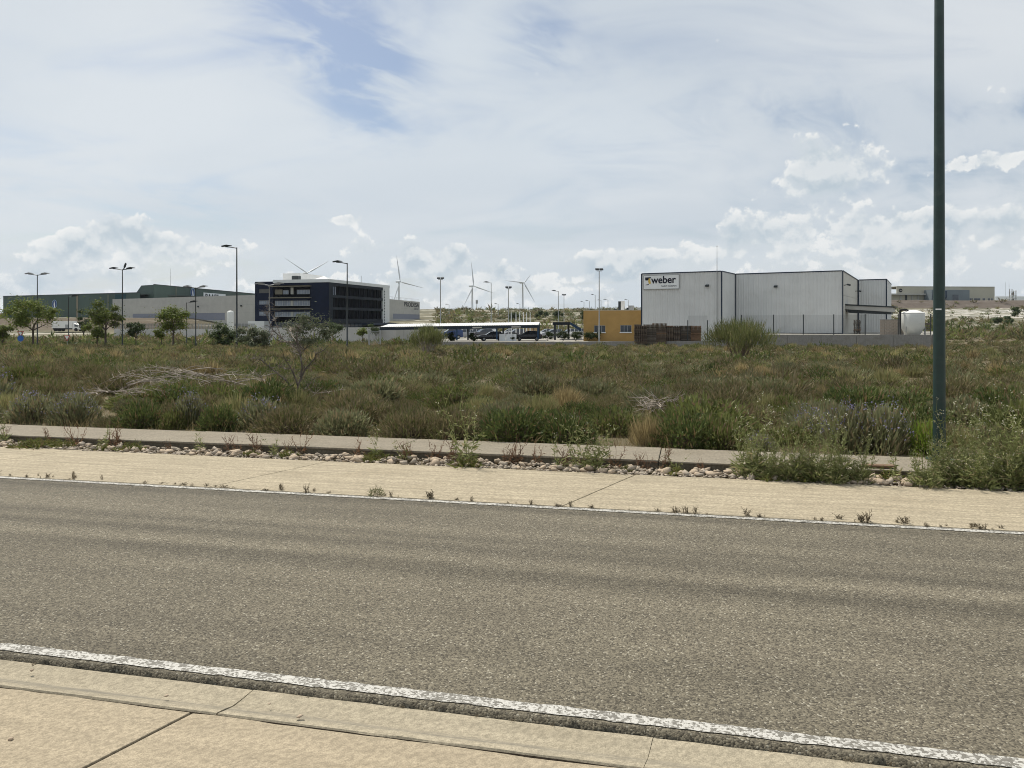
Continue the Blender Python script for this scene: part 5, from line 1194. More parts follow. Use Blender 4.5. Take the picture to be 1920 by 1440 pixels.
KIND = [  # name, category, label, palette, width, height, kwargs
    ('rosemary_shrub', 'shrub', 'dark green needle-leaved shrub mounding in the wild field', DARKG, 1.05, 0.48, dict(spray=0.06, up=0.15)),
    ('green_shrub', 'shrub', 'fresh green twiggy shrub in the wild field', GREEN, 0.95, 0.42, dict(spray=0.10, up=0.2)),
    ('heather_shrub', 'shrub', 'brown drying twiggy shrub in the wild field', BROWN, 1.0, 0.40, dict(spray=0.20, wd=0.013)),
    ('sage_shrub', 'shrub', 'grey-green soft shrub in the wild field', GREYG, 0.9, 0.38, dict(spray=0.25)),
    ('esparto_tuft', 'grass tuft', 'tall straw-coloured grass tuft in the wild field', DRY, 0.6, 0.36, dict(ln=0.20, up=1.3, spray=0.5, wd=0.008)),
    ('esparto_tuft', 'grass tuft', 'green arching grass tuft in the wild field', PALE, 0.65, 0.34, dict(ln=0.18, up=1.1, spray=0.4, wd=0.009)),
    ('bugloss_herb', 'flower', 'violet-blue flowering herb at the field edge', GREYG, 0.7, 0.46, dict(ln=0.10, up=1.2, spray=0.4, flower=VIOLET, nf=480)),
]
HI = []
for k, (nm, cat, lab, pal, w, h, kw) in enumerate(KIND):
    row = []
    for s in range(3):
        V, T, Cc = shrub(50 + 10 * k + s, w, h, pal, 2300 if k < 4 else 900, **kw); row.append(np_mesh(nm, V, T, FOL, Cc))
    HI.append(row)
def low(k, seed, n, wd, mul):
    nm, cat, lab, pal, w, h, kw = KIND[k]; kw = dict(kw); kw['wd'] = wd; kw['ln'] = kw.get('ln', 0.060) * mul; kw['seg'] = 1
    if kw.get('nf'): kw['nf'] = 25
    return shrub(seed, w, h, pal, n, **kw)
MID = [[low(k, 300 + 10 * k + s, 360, 0.034, 1.4) for s in range(3)] for k in range(7)]
LOW = [[low(k, 500 + 10 * k + s, 100, 0.068, 2.0) for s in range(3)] for k in range(7)]

def pick_kind(x, y, g):
    m = wob(x, y, 2.6, 0.5) + 0.6 * wob(x, y, 9.0, 1.7) + g.normal(0, 0.35)
    if m > 0.75: return 0
    if m > 0.30: return 1
    if m > -0.10: return 5 if g.random() < 0.30 else 3
    if m > -0.60: return 2 if g.random() < 0.85 else 0
    return 4 if g.random() < 0.30 else 2

def in_yard(x, y):
    # behind the retaining walls
    if y < 79 or y > 160: return False
    if x > PL[0] - 1 and x < PM[0] and y > 101.2: return True
    if x >= PM[0] and x < PE[0] + 20:
        yw = PE[1] + (PE[0] - x) * math.tan(TH)
        return y > yw - 0.6 and x < PE[0] + (y - PE[1]) * math.tan(TH) + 0.3
    return False

spots = []
g = np.random.default_rng(77)
v = 10.15
while v < 122:
    step = 0.74 + 0.0065 * v
    lim = v * 1.10 + 4
    for u in np.arange(-lim - v * 0.25, lim + 2, step):
        uu = u + g.normal(0, step * 0.33); vv = v + g.normal(0, step * 0.30)
        if vv < 10.25: continue
        x, y = uv(uu, vv)
        if y < 5 or abs(x / y) > 1.0 or in_yard(x, y): continue
        if g.random() < 0.10: continue
        k = pick_kind(x, y, g)
        if vv < 13 and g.random() < 0.10: k = 6
        size = float(np.clip(np.exp(g.normal(-0.14, 0.36)), 0.40, 1.9)) * (0.82 if vv < 11 else 1.0)
        if k in (4, 5): size = min(size, 1.05)
        if vv > 45: size *= 0.9
        spots.append((vv, x, y, k, size, g.uniform(0, 6.28), int(g.integers(0, 3)), g.uniform(0.75, 1.2)))
    v += step
spots.sort()
# hand-placed front row beside the far sidewalk: column, kind, width scale, height scale, label
front = [(262, 0, 0.75, 0.85, 'rounded dark green shrub at the sidewalk edge near the fallen branches'), (330, 1, 0.5, 0.7, 'small bright green shrub at the sidewalk edge beside a dark rounded one'),
         (410, 0, 0.65, 0.8, 'dense green shrub at the sidewalk edge before the bleached branches'), (540, 2, 1.05, 0.95, 'broad rusty brown shrub on the sidewalk edge below the dead tree'),
         (645, 3, 0.95, 0.9, 'soft pale green herb clump at the sidewalk edge'), (768, 2, 1.0, 0.95, 'dark brown-green mound overhanging the sidewalk'),
         (850, 2, 0.95, 1.05, 'tall brown twiggy shrub overhanging the sidewalk'), (962, 0, 1.1, 0.9, 'broad dark green shrub spilling onto the sidewalk'),
         (1060, 0, 0.85, 0.85, 'dark green shrub with dry twigs at the sidewalk edge'), (1285, 0, 0.9, 0.95, 'lush deep green shrub at the sidewalk edge beside dry stalks'),
         (1350, 1, 0.75, 0.95, 'fresh green shrub leaning over the sidewalk before the tall weeds'), (1215, 4, 0.75, 0.8, 'clump of grey dry stalks at the sidewalk edge'),
         (1738, 1, 0.55, 0.75, 'bright lime green bush close behind the green lamp post'), (1655, 6, 1.2, 1.1, 'large violet flowering clump behind the roadside weeds'), (1590, 6, 1.0, 1.1, 'violet flowering clump mixed with green shrub behind the weeds'),
         (60, 6, 1.1, 0.9, 'violet flowering clump at the sidewalk edge near the dry sticks'), (140, 6, 1.1, 0.9, 'violet flowering clump beside a low green herb bed'), (355, 6, 0.8, 1.0, 'violet flower spires between green shrubs')]
lime_me = np_mesh('lime_bush', *[shrub(999, 0.9, 0.55, LIME, 1500)[q] for q in (0, 1)], FOL, shrub(999, 0.9, 0.55, LIME, 1500)[2])
fx_list = []
for px, k, sw_, sh_, lab in front:
    x, y = on_v(px, 10.52 + (0.25 if k == 6 else 0.0)); me = lime_me if 'lime' in lab else HI[k][px % 3]
    o = link('lime_bush' if 'lime' in lab else KIND[k][0], me, loc=(x, y, gz(x, y) - 0.02), rz=px * 0.7, sc=(sw_, sw_, sh_ * 1.25)); tag(o, lab, KIND[k][1]); fx_list.append((x, y, 0.45 * sw_))
kept = [s for s in spots if not any(math.hypot(s[1] - a, s[2] - b) < r for a, b, r in fx_list)]
NI = 280
seen = [q for q in kept if abs(q[1] / q[2]) < 0.70]; chosen = seen[:NI]; picked = set(chosen)
for vv, x, y, k, size, rz, s, hs in chosen:
    o = link(KIND[k][0], HI[k][s], loc=(x, y, gz(x, y) - 0.03), rz=rz, sc=(size, size, size * hs))
    big = 'large ' if size > 1.15 else ('small ' if size < 0.68 else 'medium-sized ')
    marks = ((ground_put(563, 15.4), 15.4, 1.7, 'around the bare dead tree'), (ground_put(345, 16.8), 16.8, 1.9, 'around the bleached fallen branches'), (5.0, 9.6, 1.5, 'close behind the green lamp post'), (ground_put(1235, 12.0), 12.0, 0.9, 'near the heap of broken stalks'), (ground_put(100, 12.0), 12.0, 1.6, 'behind the violet flowering clumps'))
    near = [m_[3] for m_ in marks if math.hypot(m_[0] - x, m_[1] - y) < m_[2]]
    where = near[0] if near else ('along the edge of the far sidewalk' if vv < 11.4 else ('a short way into the wild field' if vv < 15 else 'well out in the wild field'))
    tag(o, big + KIND[k][2].replace(' in the wild field', '').replace(' at the field edge', '') + ' ' + where, KIND[k][1], 'wild plants across the field')
def bake(lst, protos, jit=0.16):
    VV = []; TT = []; CC = []; o = 0; g = np.random.default_rng(11)
    for vv, x, y, k, size, rz, s, hs in lst:
        V, T, Cc = protos[k][s]; c, sn = math.cos(rz), math.sin(rz)
        W = np.c_[(V[:, 0] * c - V[:, 1] * sn) * size + x, (V[:, 0] * sn + V[:, 1] * c) * size + y, V[:, 2] * size * hs + gz(x, y) - 0.04]
        VV.append(W); TT.append(T + o); CC.append(Cc * (1 + g.normal(0, jit))); o += len(V)
    return np.concatenate(VV), np.concatenate(TT), np.clip(np.concatenate(CC), 0.004, 1)
rest = [q for q in kept if q not in picked]; mid = [s for s in rest if s[2] < 34]; far = [s for s in rest if s[2] >= 34]
V, T, Cc = merge([bake(mid, MID), bake(far, LOW)])
tag(link('field_scrub', np_mesh('field_scrub', V, T, FOL, Cc)), 'low scrub of shrubs and tufts filling the wild field', 'scrub', kind='stuff')
print('scrub', len(mid), len(far), len(T))

# fine dry grass between the shrubs
def grass(seed, n, v0, v1, ln, wd, pal, name, lab):
    g = np.random.default_rng(seed); q = g.random(n); vv = v0 * (v1 / v0) ** q; a = g.uniform(-1.0, 1.0, n)
    Y = vv / (CR + a * SR); X = a * Y
    keep = np.array([not in_yard(x, y) for x, y in zip(X, Y)]) if v1 > 60 else np.ones(n, bool)
    dens = wob(X, Y, 1.1, 3.0) + g.normal(0, 0.5, n) > -0.15; keep &= dens
    X, Y = X[keep], Y[keep]; n = len(X); sc = (Y / 11.0) ** 0.5
    P = np.c_[X, Y, ground_z(X, Y) - 0.02]; D = np.c_[g.normal(0, 0.35, n), g.normal(0, 0.35, n), np.ones(n)]
    v, t, i = blades(g, P, D, ln * g.uniform(0.5, 1.3, n), wd * sc, 0.25, 1)
    c = tint(g, n, *pal); c *= (1 + 0.25 * wob(X, Y, 3.0, 2.2))[:, None]
    tag(link(name, np_mesh(name, v, t, FOL, np.clip(c[i], 0.004, 1))), lab, 'grass', kind='stuff')
grass(1, 70000, 10.15, 30, 0.19, 0.006, DRY, 'dry_grass', 'fine dry straw grass between the shrubs')
grass(2, 43000, 10.10, 26, 0.11, 0.007, GREEN, 'green_grass', 'fine green grass between the shrubs')
grass(3, 48000, 28, 118, 0.22, 0.012, BROWN, 'far_dry_grass', 'brown dry grass across the far field')

# hillside bushes beyond
def hillside():
    g = np.random.default_rng(31); L_ = []
    n = 12000
    for i in range(n):
        a = g.uniform(-1.0, 1.0); Y = 112 * (620 / 112) ** g.random(); x = a * Y
        if in_yard(x, Y) or (-0.66 < a < -0.10 and Y > 170): continue
        if a < -0.1 and Y > 128 and a > -0.36: continue
        if -0.13 < a < 0.20 and 100 < Y < 165: continue
        if a > 0.38 and 352 < Y < 560: continue
        if a > 0.36 and 265 < Y < 330 and g.random() < 0.6: continue
        m = wob(x, Y, 24.0, 4.0) + g.normal(0, 0.5)
        k = 0 if m > 0.35 else (1 if m > -0.1 else 2)
        L_.append((Y, x, Y, k, float(np.exp(g.normal(-0.05, 0.35))) * (1 + Y / 420), g.uniform(0, 6.28), int(g.integers(0, 3)), g.uniform(0.6, 1.1)))
    tiny = [[shrub(700 + 10 * k + s, 1.1, 0.6, KIND[k][3], 24, ln=0.42, wd=0.16, seg=1, spray=0.1) for s in range(3)] for k in range(3)]
    V, T, Cc = bake(L_, tiny, 0.2); tag(link('hillside_scrub', np_mesh('hillside_scrub', V, T, FOL, Cc)), 'scattered far scrub over the pale eroded hillside', 'scrub', kind='stuff')
hillside()

# ------------------------------------------------------------------ trees
def limb(mb, g, p, d, ln, r, depth, tips, spread=0.7, up=0.15, segs=4, seg=6):
    pts = [p]; rr = [r]; q = p.copy(); dd = d.copy()
    for k in range(segs):
        dd = (dd + Vector(g.normal(0, 0.16, 3)) + Vector((0, 0, up * 0.25))).normalized(); q = q + dd * ln / segs; pts.append(q.copy()); rr.append(r * (1 - 0.5 * (k + 1) / segs))
    mb.tube(pts, rr, seg, True)
    tips.append((q.copy(), depth))
    if depth > 0:
        for b in range(int(g.integers(2, 4))):
            k = int(g.integers(max(1, segs - 2), segs + 1)); ax = Vector(g.normal(0, 1, 3)); nd = (dd + ax.normalized() * spread + Vector((0, 0, up))).normalized()
            limb(mb, g, pts[k], nd, ln * g.uniform(0.55, 0.8), rr[k] * 0.7, depth - 1, tips, spread, up, max(2, segs - 1), max(4, seg - 1))
def tree(name, px, Y, top, halfw, pal, label, seed, trunk=0.35, nleaf=3200, leaf=0.20, cat='tree', squash=1.0, base=None, clumps=16, group=None, lean=0.0):
    g = np.random.default_rng(seed); x = ground_put(px, Y); zg = gz(x, Y) if base is None else base
    h = max(zat(top, Y) - zg, 0.012 * Y); w = halfw * Y / F
    r_ = thing(name, label, cat, (x, Y, zg), 0, group)
    mb = MB(); tips = []; th = h * trunk
    if trunk > 0.08:
        mb.tube([(0, 0, -0.1), (lean * 0.3, 0, th * 0.5), (lean * 0.6, 0, th)], [h * 0.026, h * 0.020, h * 0.018], 8)
    b0 = Vector((lean * 0.6, 0, th * 0.97))
    nb = 5
    for k in range(nb):
        a = 2 * math.pi * k / nb + g.uniform(-0.4, 0.4); limb(mb, g, b0, Vector((math.cos(a) * w / h * 1.5, math.sin(a) * w / h * 1.5, 0.9)).normalized(), (h - th) * 0.42, h * 0.013, 2, tips)
    mb.build('trunk', M_BARK, r_, smooth=True)
    cz = (h + th) / 2; ch = (h - th) / 2 * 1.02
    # leaf clumps around random centres inside the crown
    Cn = nrmz(g.normal(size=(clumps, 3))) * (0.30 + 0.58 * g.random((clumps, 1)) ** 0.7) * np.array([w, w, ch * squash]) + [lean, 0, cz]
    Cn[:, 2] = np.maximum(Cn[:, 2], th * 0.75)
    R_ = g.uniform(0.24, 0.46, clumps) * min(w, ch * 1.4); nleaf = int(nleaf * 2.3)
    which = g.integers(0, clumps, nleaf); dv = nrmz(g.normal(size=(nleaf, 3))); rr = np.abs(g.normal(0, 0.62, nleaf))[:, None]
    P = Cn[which] + dv * rr * R_[which][:, None] * np.array([1.15, 1.15, 0.8])
    N = dv + [0, 0, 0.7] + g.normal(0, 0.5, (nleaf, 3)); V, T, i = leaf_quads(g, P, N, leaf * 1.25 * g.uniform(0.6, 1.3, nleaf), 0.55)
    c = tint(g, nleaf, *pal); link('crown', np_mesh('crown', V, T, FOL, np.clip(c[i], 0.004, 1)), r_)
    return r_
TG = ((0.075, 0.110, 0.018), (0.165, 0.200, 0.036), (0.15, 0.14, 0.04), 0.08)
TD = ((0.040, 0.065, 0.022), (0.075, 0.105, 0.036), (0.10, 0.10, 0.05), 0.06)
TGy = ((0.085, 0.105, 0.055), (0.15, 0.17, 0.095), (0.2, 0.18, 0.12), 0.08)
tree('broad_tree', 62, 100, 561, 56, TG, 'broad shady tree with forked trunk in front of the green factory', 1, 0.36, 4200, clumps=20)
tree('broad_tree', 198, 98, 562, 34, TG, 'tall upright tree touching the three-armed lamp post', 2, 0.36, 3400, clumps=16)
tree('small_tree', 182, 104, 590, 24, TG, 'small bushy tree just behind a taller upright tree', 12, 0.28, 1800, clumps=10)
tree('small_tree', 255, 98, 604, 21, TD, 'small dark round tree beside the three-armed lamp post', 3, 0.36, 1700, clumps=10)
tree('broad_tree', 325, 99, 566, 38, TG, 'lopsided leafy tree before the grey warehouse stripe', 4, 0.36, 3400, clumps=15)
tree('small_tree', 303, 103, 611, 16, TG, 'small light green sapling under the lopsided tree', 5, 0.4, 900, clumps=7)
tree('round_bush', 422, 108, 607, 29, TD, 'large dark bush below the white silo', 6, 0.05, 2800, cat='bush', clumps=13)
tree('round_bush', 472, 84, 612, 34, TGy, 'pale flowering bush beside the tallest street lamp', 7, 0.05, 3000, cat='bush', clumps=13)
tree('small_tree', 5, 100, 606, 24, TG, 'half-hidden green tree near the yield sign', 8, 0.2, 1800, clumps=10)
tree('dark_tree', 157, 170, 578, 13, TD, 'dark bluish tree beside the beige strip of the green factory', 9, 0.15, 1500, 0.3, clumps=9)
tree('leafy_tree', 566, 58, 588, 54, TGy, 'wide grey-green tree standing behind the bare dead tree', 10, 0.12, 2000, 0.13, clumps=26, lean=0.3)
tree('small_tree', 624, 118, 601, 22, TD, 'round dark sapling before the pale yard wall', 11, 0.42, 1500, clumps=9)
tree('small_tree', 680, 122, 611, 13, TG, 'little round sapling near the gate frame', 13, 0.45, 900, clumps=7)
tree('small_tree', 705, 132, 603, 13, TD, 'dark sapling partly behind the carport end', 14, 0.3, 900, clumps=7)
for k, (px, top, hw, lab) in enumerate(((846, 626, 12, 'round clipped bush by the blue carport posts'), (890, 629, 10, 'loose clipped bush between carport posts'), (965, 625, 8, 'clipped bush beside the black estate car'), (1027, 620, 11, 'clipped bush under the second carport'), (1056, 613, 12, 'tall clipped bush next to the dark carport post'), (1080, 618, 13, 'widest clipped bush before the sloping blue beam'), (1104, 620, 13, 'clipped bush at the corner of the ochre building'), (1122, 621, 6, 'narrow clipped bush at the foot of the floodlight mast'))):
    tree('clipped_bush', px, 105.5 if px > 1000 else 107.5, top, hw, ((0.022, 0.036, 0.010), (0.05, 0.075, 0.02), (0.1, 0.09, 0.03), 0.05), lab, 40 + k, 0.04, 1100, 0.14, cat='bush', base=-0.86, clumps=8)
for k, (px, Y, top, hw) in enumerate(((1016, 300, 591, 13), (1046, 310, 592, 10), (1096, 280, 594, 12), (965, 280, 592, 10), (1870, 225, 596, 9), (1890, 225, 598, 8), (1905, 280, 582, 9))):
    tree('hill_bush', px, Y, top, hw, TD, 'dark green bush growing alone on the far hillside', 60 + k, 0.05, 800, 0.5, cat='bush', clumps=7, group='bushes on the far hillside')

# broom bushes: many fine upright stems
def broom(px, Y, top, halfw, label, seed, n=3900, pale=False):
    g = np.random.default_rng(seed); x = ground_put(px, Y); zg = gz(x, Y); h = zat(top, Y) - zg; w = halfw * Y / F
    r_ = thing('broom_bush', label, 'bush', (x, Y, zg))
    mb = MB(); tips = []
    for k in range(22):
        a = g.uniform(0, 6.28); s = g.random() ** 0.6
        limb(mb, g, Vector((math.cos(a) * w * 0.16 * s, math.sin(a) * w * 0.16 * s, 0)), Vector((math.cos(a) * w / h * 0.75 * s, math.sin(a) * w / h * 0.75 * s, 1)).normalized(), h * 0.5, 0.035, 1, tips, 0.35, 0.3, 3, 5)
    mb.build('stems', M_DEAD if pale else M_TWIG, r_)
    c = 26; Cn = np.zeros((c, 3)); a = g.uniform(0, 6.28, c); s = g.random(c) ** 0.5
    Cn[:, 0] = np.cos(a) * s * w * 0.82; Cn[:, 1] = np.sin(a) * s * w * 0.82; Cn[:, 2] = h * (0.42 + 0.30 * (1 - s ** 2) * g.uniform(0.7, 1.1, c))
    wi = g.integers(0, c, n); P = Cn[wi] + g.normal(0, 1, (n, 3)) * [w * 0.15, w * 0.15, h * 0.11]
    D = nrmz(Cn[wi] * [0.5, 0.5, 0.25]) * 0.55 + [0, 0, 1] + g.normal(0, 0.22, (n, 3))
    v, t, i = blades(g, P, D, h * g.uniform(0.12, 0.24, n), 0.035, 0.15, 1)
    cc = tint(g, n, (0.105, 0.125, 0.045), (0.205, 0.220, 0.085), (0.25, 0.22, 0.12), 0.12)
    v[:, 2] = np.maximum(v[:, 2], 0.0); link('foliage', np_mesh('foliage', v, t, FOL, np.clip(cc[i], 0.004, 1)), r_)
broom(1387, 47, 597, 66, 'large grey-green broom bush in front of the white ribbed warehouse', 3)
broom(803, 56, 609, 34, 'broom bush with pale bare stems in front of the long carport', 4, 3200, True)

# ------------------------------------------------------------------ dead tree and fallen branches
def dead_tree():
    g = np.random.default_rng(15); x, Y = ground_put(563, 15.4), 15.4; zg = gz(x, Y)
    r_ = thing('dead_tree', 'bare dead tree with forked grey branches rising from the scrub', 'dead tree', (x, Y, zg))
    def P(px, py, dy=0.0): q = at(px, py, Y + dy); return Vector((q.x - x, dy, q.z - zg))
    main = MB(); main.tube([(0, 0, -0.1), P(562, 745), P(560, 728), P(558, 718)], [0.034, 0.030, 0.027, 0.024], 8); main.build('trunk', M_DEADDARK, r_, smooth=True)
    B = [[(558, 720), (550, 700), (544, 688), (536, 676)], [(559, 722), (566, 705), (572, 692), (580, 684), (590, 672), (592, 664), (606, 657)], [(563, 706), (567, 690), (564, 672), (561, 655), (556, 640), (557, 622), (560, 614)],
         [(556, 735), (545, 724), (535, 712), (520, 700), (505, 688), (495, 680)], [(561, 660), (552, 648), (540, 642), (528, 634), (515, 622), (508, 612)], [(556, 640), (548, 630), (545, 622), (547, 618)],
         [(566, 745), (576, 750), (592, 738), (615, 735), (638, 731)], [(544, 690), (535, 692), (525, 688)], [(540, 642), (530, 640), (520, 638), (510, 628)], [(515, 700), (490, 706), (475, 700)], [(508, 612), (500, 590), (506, 584)], [(528, 634), (515, 600), (500, 575)],
         [(558, 640), (565, 652), (563, 662)], [(561, 665), (550, 660), (549, 652), (556, 650)], [(566, 735), (578, 722), (590, 710)], [(505, 688), (488, 674), (475, 672)]]
    for k, b in enumerate(B):
        dys = np.linspace(0, g.normal(0, 0.22), len(b)); r0 = 0.022 if k in (1, 2, 3) else (0.017 if k in (0, 4) else 0.010)
        m = MB(); m.tube([P(px, py, dy) for (px, py), dy in zip(b, dys)], list(np.linspace(r0, r0 * 0.35, len(b))), 6)
        for j in range(1, len(b)):      # twigs
            for q in range(8):
                p0 = P(*b[j], dys[j]); d = Vector((g.normal(0, 1), g.normal(0, 1), g.normal(0.45, 0.7))).normalized(); l = g.uniform(0.08, 0.26)
                m.tube([p0, p0 + d * l * 0.5, p0 + (d + Vector(g.normal(0, .25, 3))).normalized() * l], [0.0045, 0.0035, 0.0016], 4)
        m.build('branch', M_DEAD if k in (5, 6, 13, 9) else M_DEADDARK, r_, smooth=True)
    n = 420; P_ = np.array([(g.normal(0, 0.28), g.normal(0, 0.22), abs(g.normal(0.25, 0.2))) for _ in range(n)]); v, t, i = blades(g, P_, g.normal(size=(n, 3)) + [0, 0, 0.5], 0.16, 0.004, 0.3, 1)
    link('twigs', np_mesh('twigs', v, t, FOL, tint(g, n, (0.16, 0.13, 0.1), (0.28, 0.23, 0.18))[i]), r_)
dead_tree()
def fallen(px, py, Y, wpx, hpx, label, seed, n=26):
    g = np.random.default_rng(seed); x = ground_put(px, Y); zg = gz(x, Y); w = wpx * Y / F / 2; h = hpx * Y / F
    r_ = thing('fallen_branch', label, 'branch', (x, Y, zg + 0.24))
    for k in range(n):
        s = g.uniform(-1, 1); x0 = s * w * 0.9; ln = g.uniform(0.4, 1.0) * w; ang = g.choice([-1, 1]); r0 = g.uniform(0.006, 0.013); y0 = g.normal(0, 0.25); z0 = max(0.02, h * (1 - s * s) * g.uniform(0.4, 1.0)) + 0.1
        pts = []
        for j in range(6):
            f = j / 5; pts.append((x0 + ang * ln * f, y0 + g.normal(0, 0.02) + 0.15 * f * g.normal(), z0 + h * 0.5 * math.sin(f * 2.2) - h * 0.75 * f * f))
        m = MB(); m.tube(pts, list(np.linspace(r0, r0 * 0.3, 6)), 5)
        for j in range(2, 6):
            for q in range(2):
                d = Vector((ang * g.uniform(0.3, 1), g.normal(0, 0.5), g.normal(0.1, 0.5))).normalized(); l = g.uniform(0.1, 0.3); p0 = Vector(pts[j]); m.tube([p0, p0 + d * l], [0.004, 0.0015], 4)
        m.build('branch', M_DEAD, r_, smooth=True)
fallen(345, 735, 16.8, 250, 30, 'long arching pile of bleached fallen branches in the scrub', 5, 34)
fallen(232, 757, 14.6, 85, 8, 'small heap of bleached sticks near the sidewalk edge', 6, 12)
fallen(1235, 800, 12.0, 60, 20, 'heap of grey broken stalks behind the sidewalk', 8, 14)

# ------------------------------------------------------------------ roadside weeds in the gravel
def weed_arrays(seed, h, branches, leafn, pal, flower=None, leafsz=0.05, bush=0.15):
    g = np.random.default_rng(seed); parts = []
    stems = []
    for b in range(branches):
        p = np.array([g.normal(0, bush * 0.35), g.normal(0, bush * 0.35), 0.0]); d = np.array([g.normal(0, 0.22), g.normal(0, 0.22), 1.0]); L_ = h * g.uniform(0.6, 1.05); k = 7; pts = [p]
        for j in range(k): d = d + g.normal(0, 0.10, 3) * [1, 1, 0.3]; d = d / np.linalg.norm(d); p = p + d * L_ / k; pts.append(p)
        stems.append(np.array(pts))
        for j in range(2, k):
            if g.random() < 0.5:
                dd = d + g.normal(0, 0.7, 3) * [1, 1, 0.4]; dd[2] = abs(dd[2]) + 0.3; dd /= np.linalg.norm(dd); q = [pts[j]]
                for w in range(3): q.append(q[-1] + dd * h * 0.07 + g.normal(0, 0.008, 3))
                stems.append(np.array(q))
    for s in stems:       # flat crossed ribbons as thin stems
        for ax in ((1, 0, 0), (0, 1, 0)):
            wd = np.linspace(0.0035, 0.0015, len(s))[:, None] * np.array(ax); a = s - wd; b = s + wd; V = np.stack([a, b], 1).reshape(-1, 3); n = len(s) - 1
            T = np.concatenate([np.array([[2 * i, 2 * i + 1, 2 * i + 3], [2 * i, 2 * i + 3, 2 * i + 2]]) for i in range(n)]); parts.append((V, T, tint(g, len(V), pal[0], pal[1], jit=0.08)))
    allp = np.concatenate([s[1:] for s in stems]); idx = g.integers(0, len(allp), leafn); wt = g.random(leafn) < np.clip(1.25 - allp[idx, 2] / h, 0.15, 1); P = allp[idx][wt] + g.normal(0, 0.012, (wt.sum(), 3)); n = len(P)
    D = np.c_[g.normal(0, 1, n), g.normal(0, 1, n), g.normal(0.35, 0.45, n)]; szf = np.clip(1.35 - P[:, 2] / h, 0.35, 1.3)
    v, t, i = blades(g, P, D, leafsz * szf * g.uniform(0.6, 1.4, n), leafsz * 0.26 * szf, 0.3, 2); parts.append((v, t, tint(g, n, *pal)[i]))
    nb = leafn // 3; a = g.uniform(0, 6.28, nb); P = np.c_[np.cos(a) * bush * g.random(nb), np.sin(a) * bush * g.random(nb), g.random(nb) * h * 0.25]; D = np.c_[np.cos(a), np.sin(a), g.uniform(0.1, 1.0, nb)]
    v, t, i = blades(g, P, D, leafsz * 1.7 * g.uniform(0.6, 1.3, nb), leafsz * 0.35, 0.4, 2); parts.append((v, t, tint(g, nb, *pal)[i]))
    if flower is not None:
        tp = np.array([s[-1] for s in stems]); tp = tp[g.random(len(tp)) < 0.25]; tp = np.repeat(tp, 3, 0); tp = tp + g.normal(0, 0.014, tp.shape); v, t, i = leaf_quads(g, tp, g.normal(size=tp.shape) + [0, 0, 1], 0.016, 0.9); parts.append((v, t, tint(g, len(tp), flower, tuple(min(1, q * 1.2) for q in flower))[i]))
    return merge(parts)
WP = ((0.150, 0.175, 0.060), (0.300, 0.315, 0.135), (0.34, 0.29, 0.16), 0.15); WR = ((0.16, 0.09, 0.055), (0.25, 0.15, 0.09), (0.2, 0.16, 0.1), 0.3); WDR = ((0.20, 0.165, 0.115), (0.32, 0.27, 0.19), (0.1, 0.1, 0.05), 0.2)
def wm(name, *a, **k): V, T, Cc = weed_arrays(*a, **k); return np_mesh(name, V, T, FOL, np.clip(Cc, 0.004, 1))
W_TALL = [wm('roadside_weed', 900 + s, 0.85, 5, 300, WP, (0.46, 0.44, 0.34), 0.045, 0.13) for s in range(5)]
W_THIN = [wm('roadside_weed', 920 + s, 0.5, 2, 90, WP, (0.36, 0.33, 0.30), 0.05, 0.07) for s in range(4)]
W_RED = [wm('reddish_weed', 930 + s, 0.30, 4, 60, WR, None, 0.03, 0.08) for s in range(3)]
W_LOW = [wm('ground_weed', 940 + s, 0.16, 9, 260, ((0.10, 0.12, 0.03), (0.18, 0.19, 0.05), (0.2, 0.15, 0.07), 0.2), None, 0.045, 0.2) for s in range(3)]
W_BUSH = [wm('weed_clump', 950 + s, 0.60, 15, 850, WP, (0.38, 0.36, 0.24), 0.048, 0.20) for s in range(4)]
W_DRYT = [wm('dry_tuft', 960 + s, 0.095, 7, 24, WDR, None, 0.014, 0.035) for s in range(5)]
g = np.random.default_rng(404)
def put(px, v, me, sc, name, label, cat, group=None, z=0.0):
    x, y = on_v(px, v); o = link(name, me, loc=(x, y, z), rz=float(g.uniform(0, 6.28)), sc=sc); return tag(o, label, cat, group)
for px, v, s, k, lab in ((705, 9.0, 0.85, 0, 'leafy weed with curling stems against the kerb'), (872, 8.85, 1.15, 1, 'tall branching dry-headed weed standing in the gravel'), (760, 8.92, 0.8, 2, 'weed with pale flower heads in the gravel beside a brown mound'), (512, 8.85, 0.75, 3, 'yellow-green spindly weed in the gravel'), (8, 8.95, 1.0, 0, 'green weed rising above the kerb near the violet flowers'),
                         (1088, 8.85, 0.9, 1, 'branching green weed in the gravel beside the slab joint'), (1120, 8.8, 1.0, 2, 'leafy branching weed in the gravel near the slab joint'), (1050, 8.9, 0.85, 0, 'thin weed by the kerb before a dark green shrub'), (1268, 9.0, 0.55, 3, 'short weed growing at the kerb beneath the lush shrub'), (1680, 8.9, 0.8, 1, 'spiky weed in the gravel next to the lamp post'), (375, 8.95, 0.7, 2, 'small branched weed against the kerb before the brown shrub'), (195, 9.0, 0.7, 1, 'weed with dark seed heads against the kerb')):
    put(px, v, W_TALL[k] if px in (1088, 1120, 872) else W_THIN[k], s, 'roadside_weed', lab, 'weed')
for px in (1405, 1440, 1475, 1505, 1535, 1565, 1600): put(px, g.uniform(8.62, 8.85), W_BUSH[int(px) % 4], g.uniform(0.55, 0.85), 'weed_clump', 'grey-green leafy weed clump in the thicket over the gravel', 'weed', 'weed thicket over the gravel')
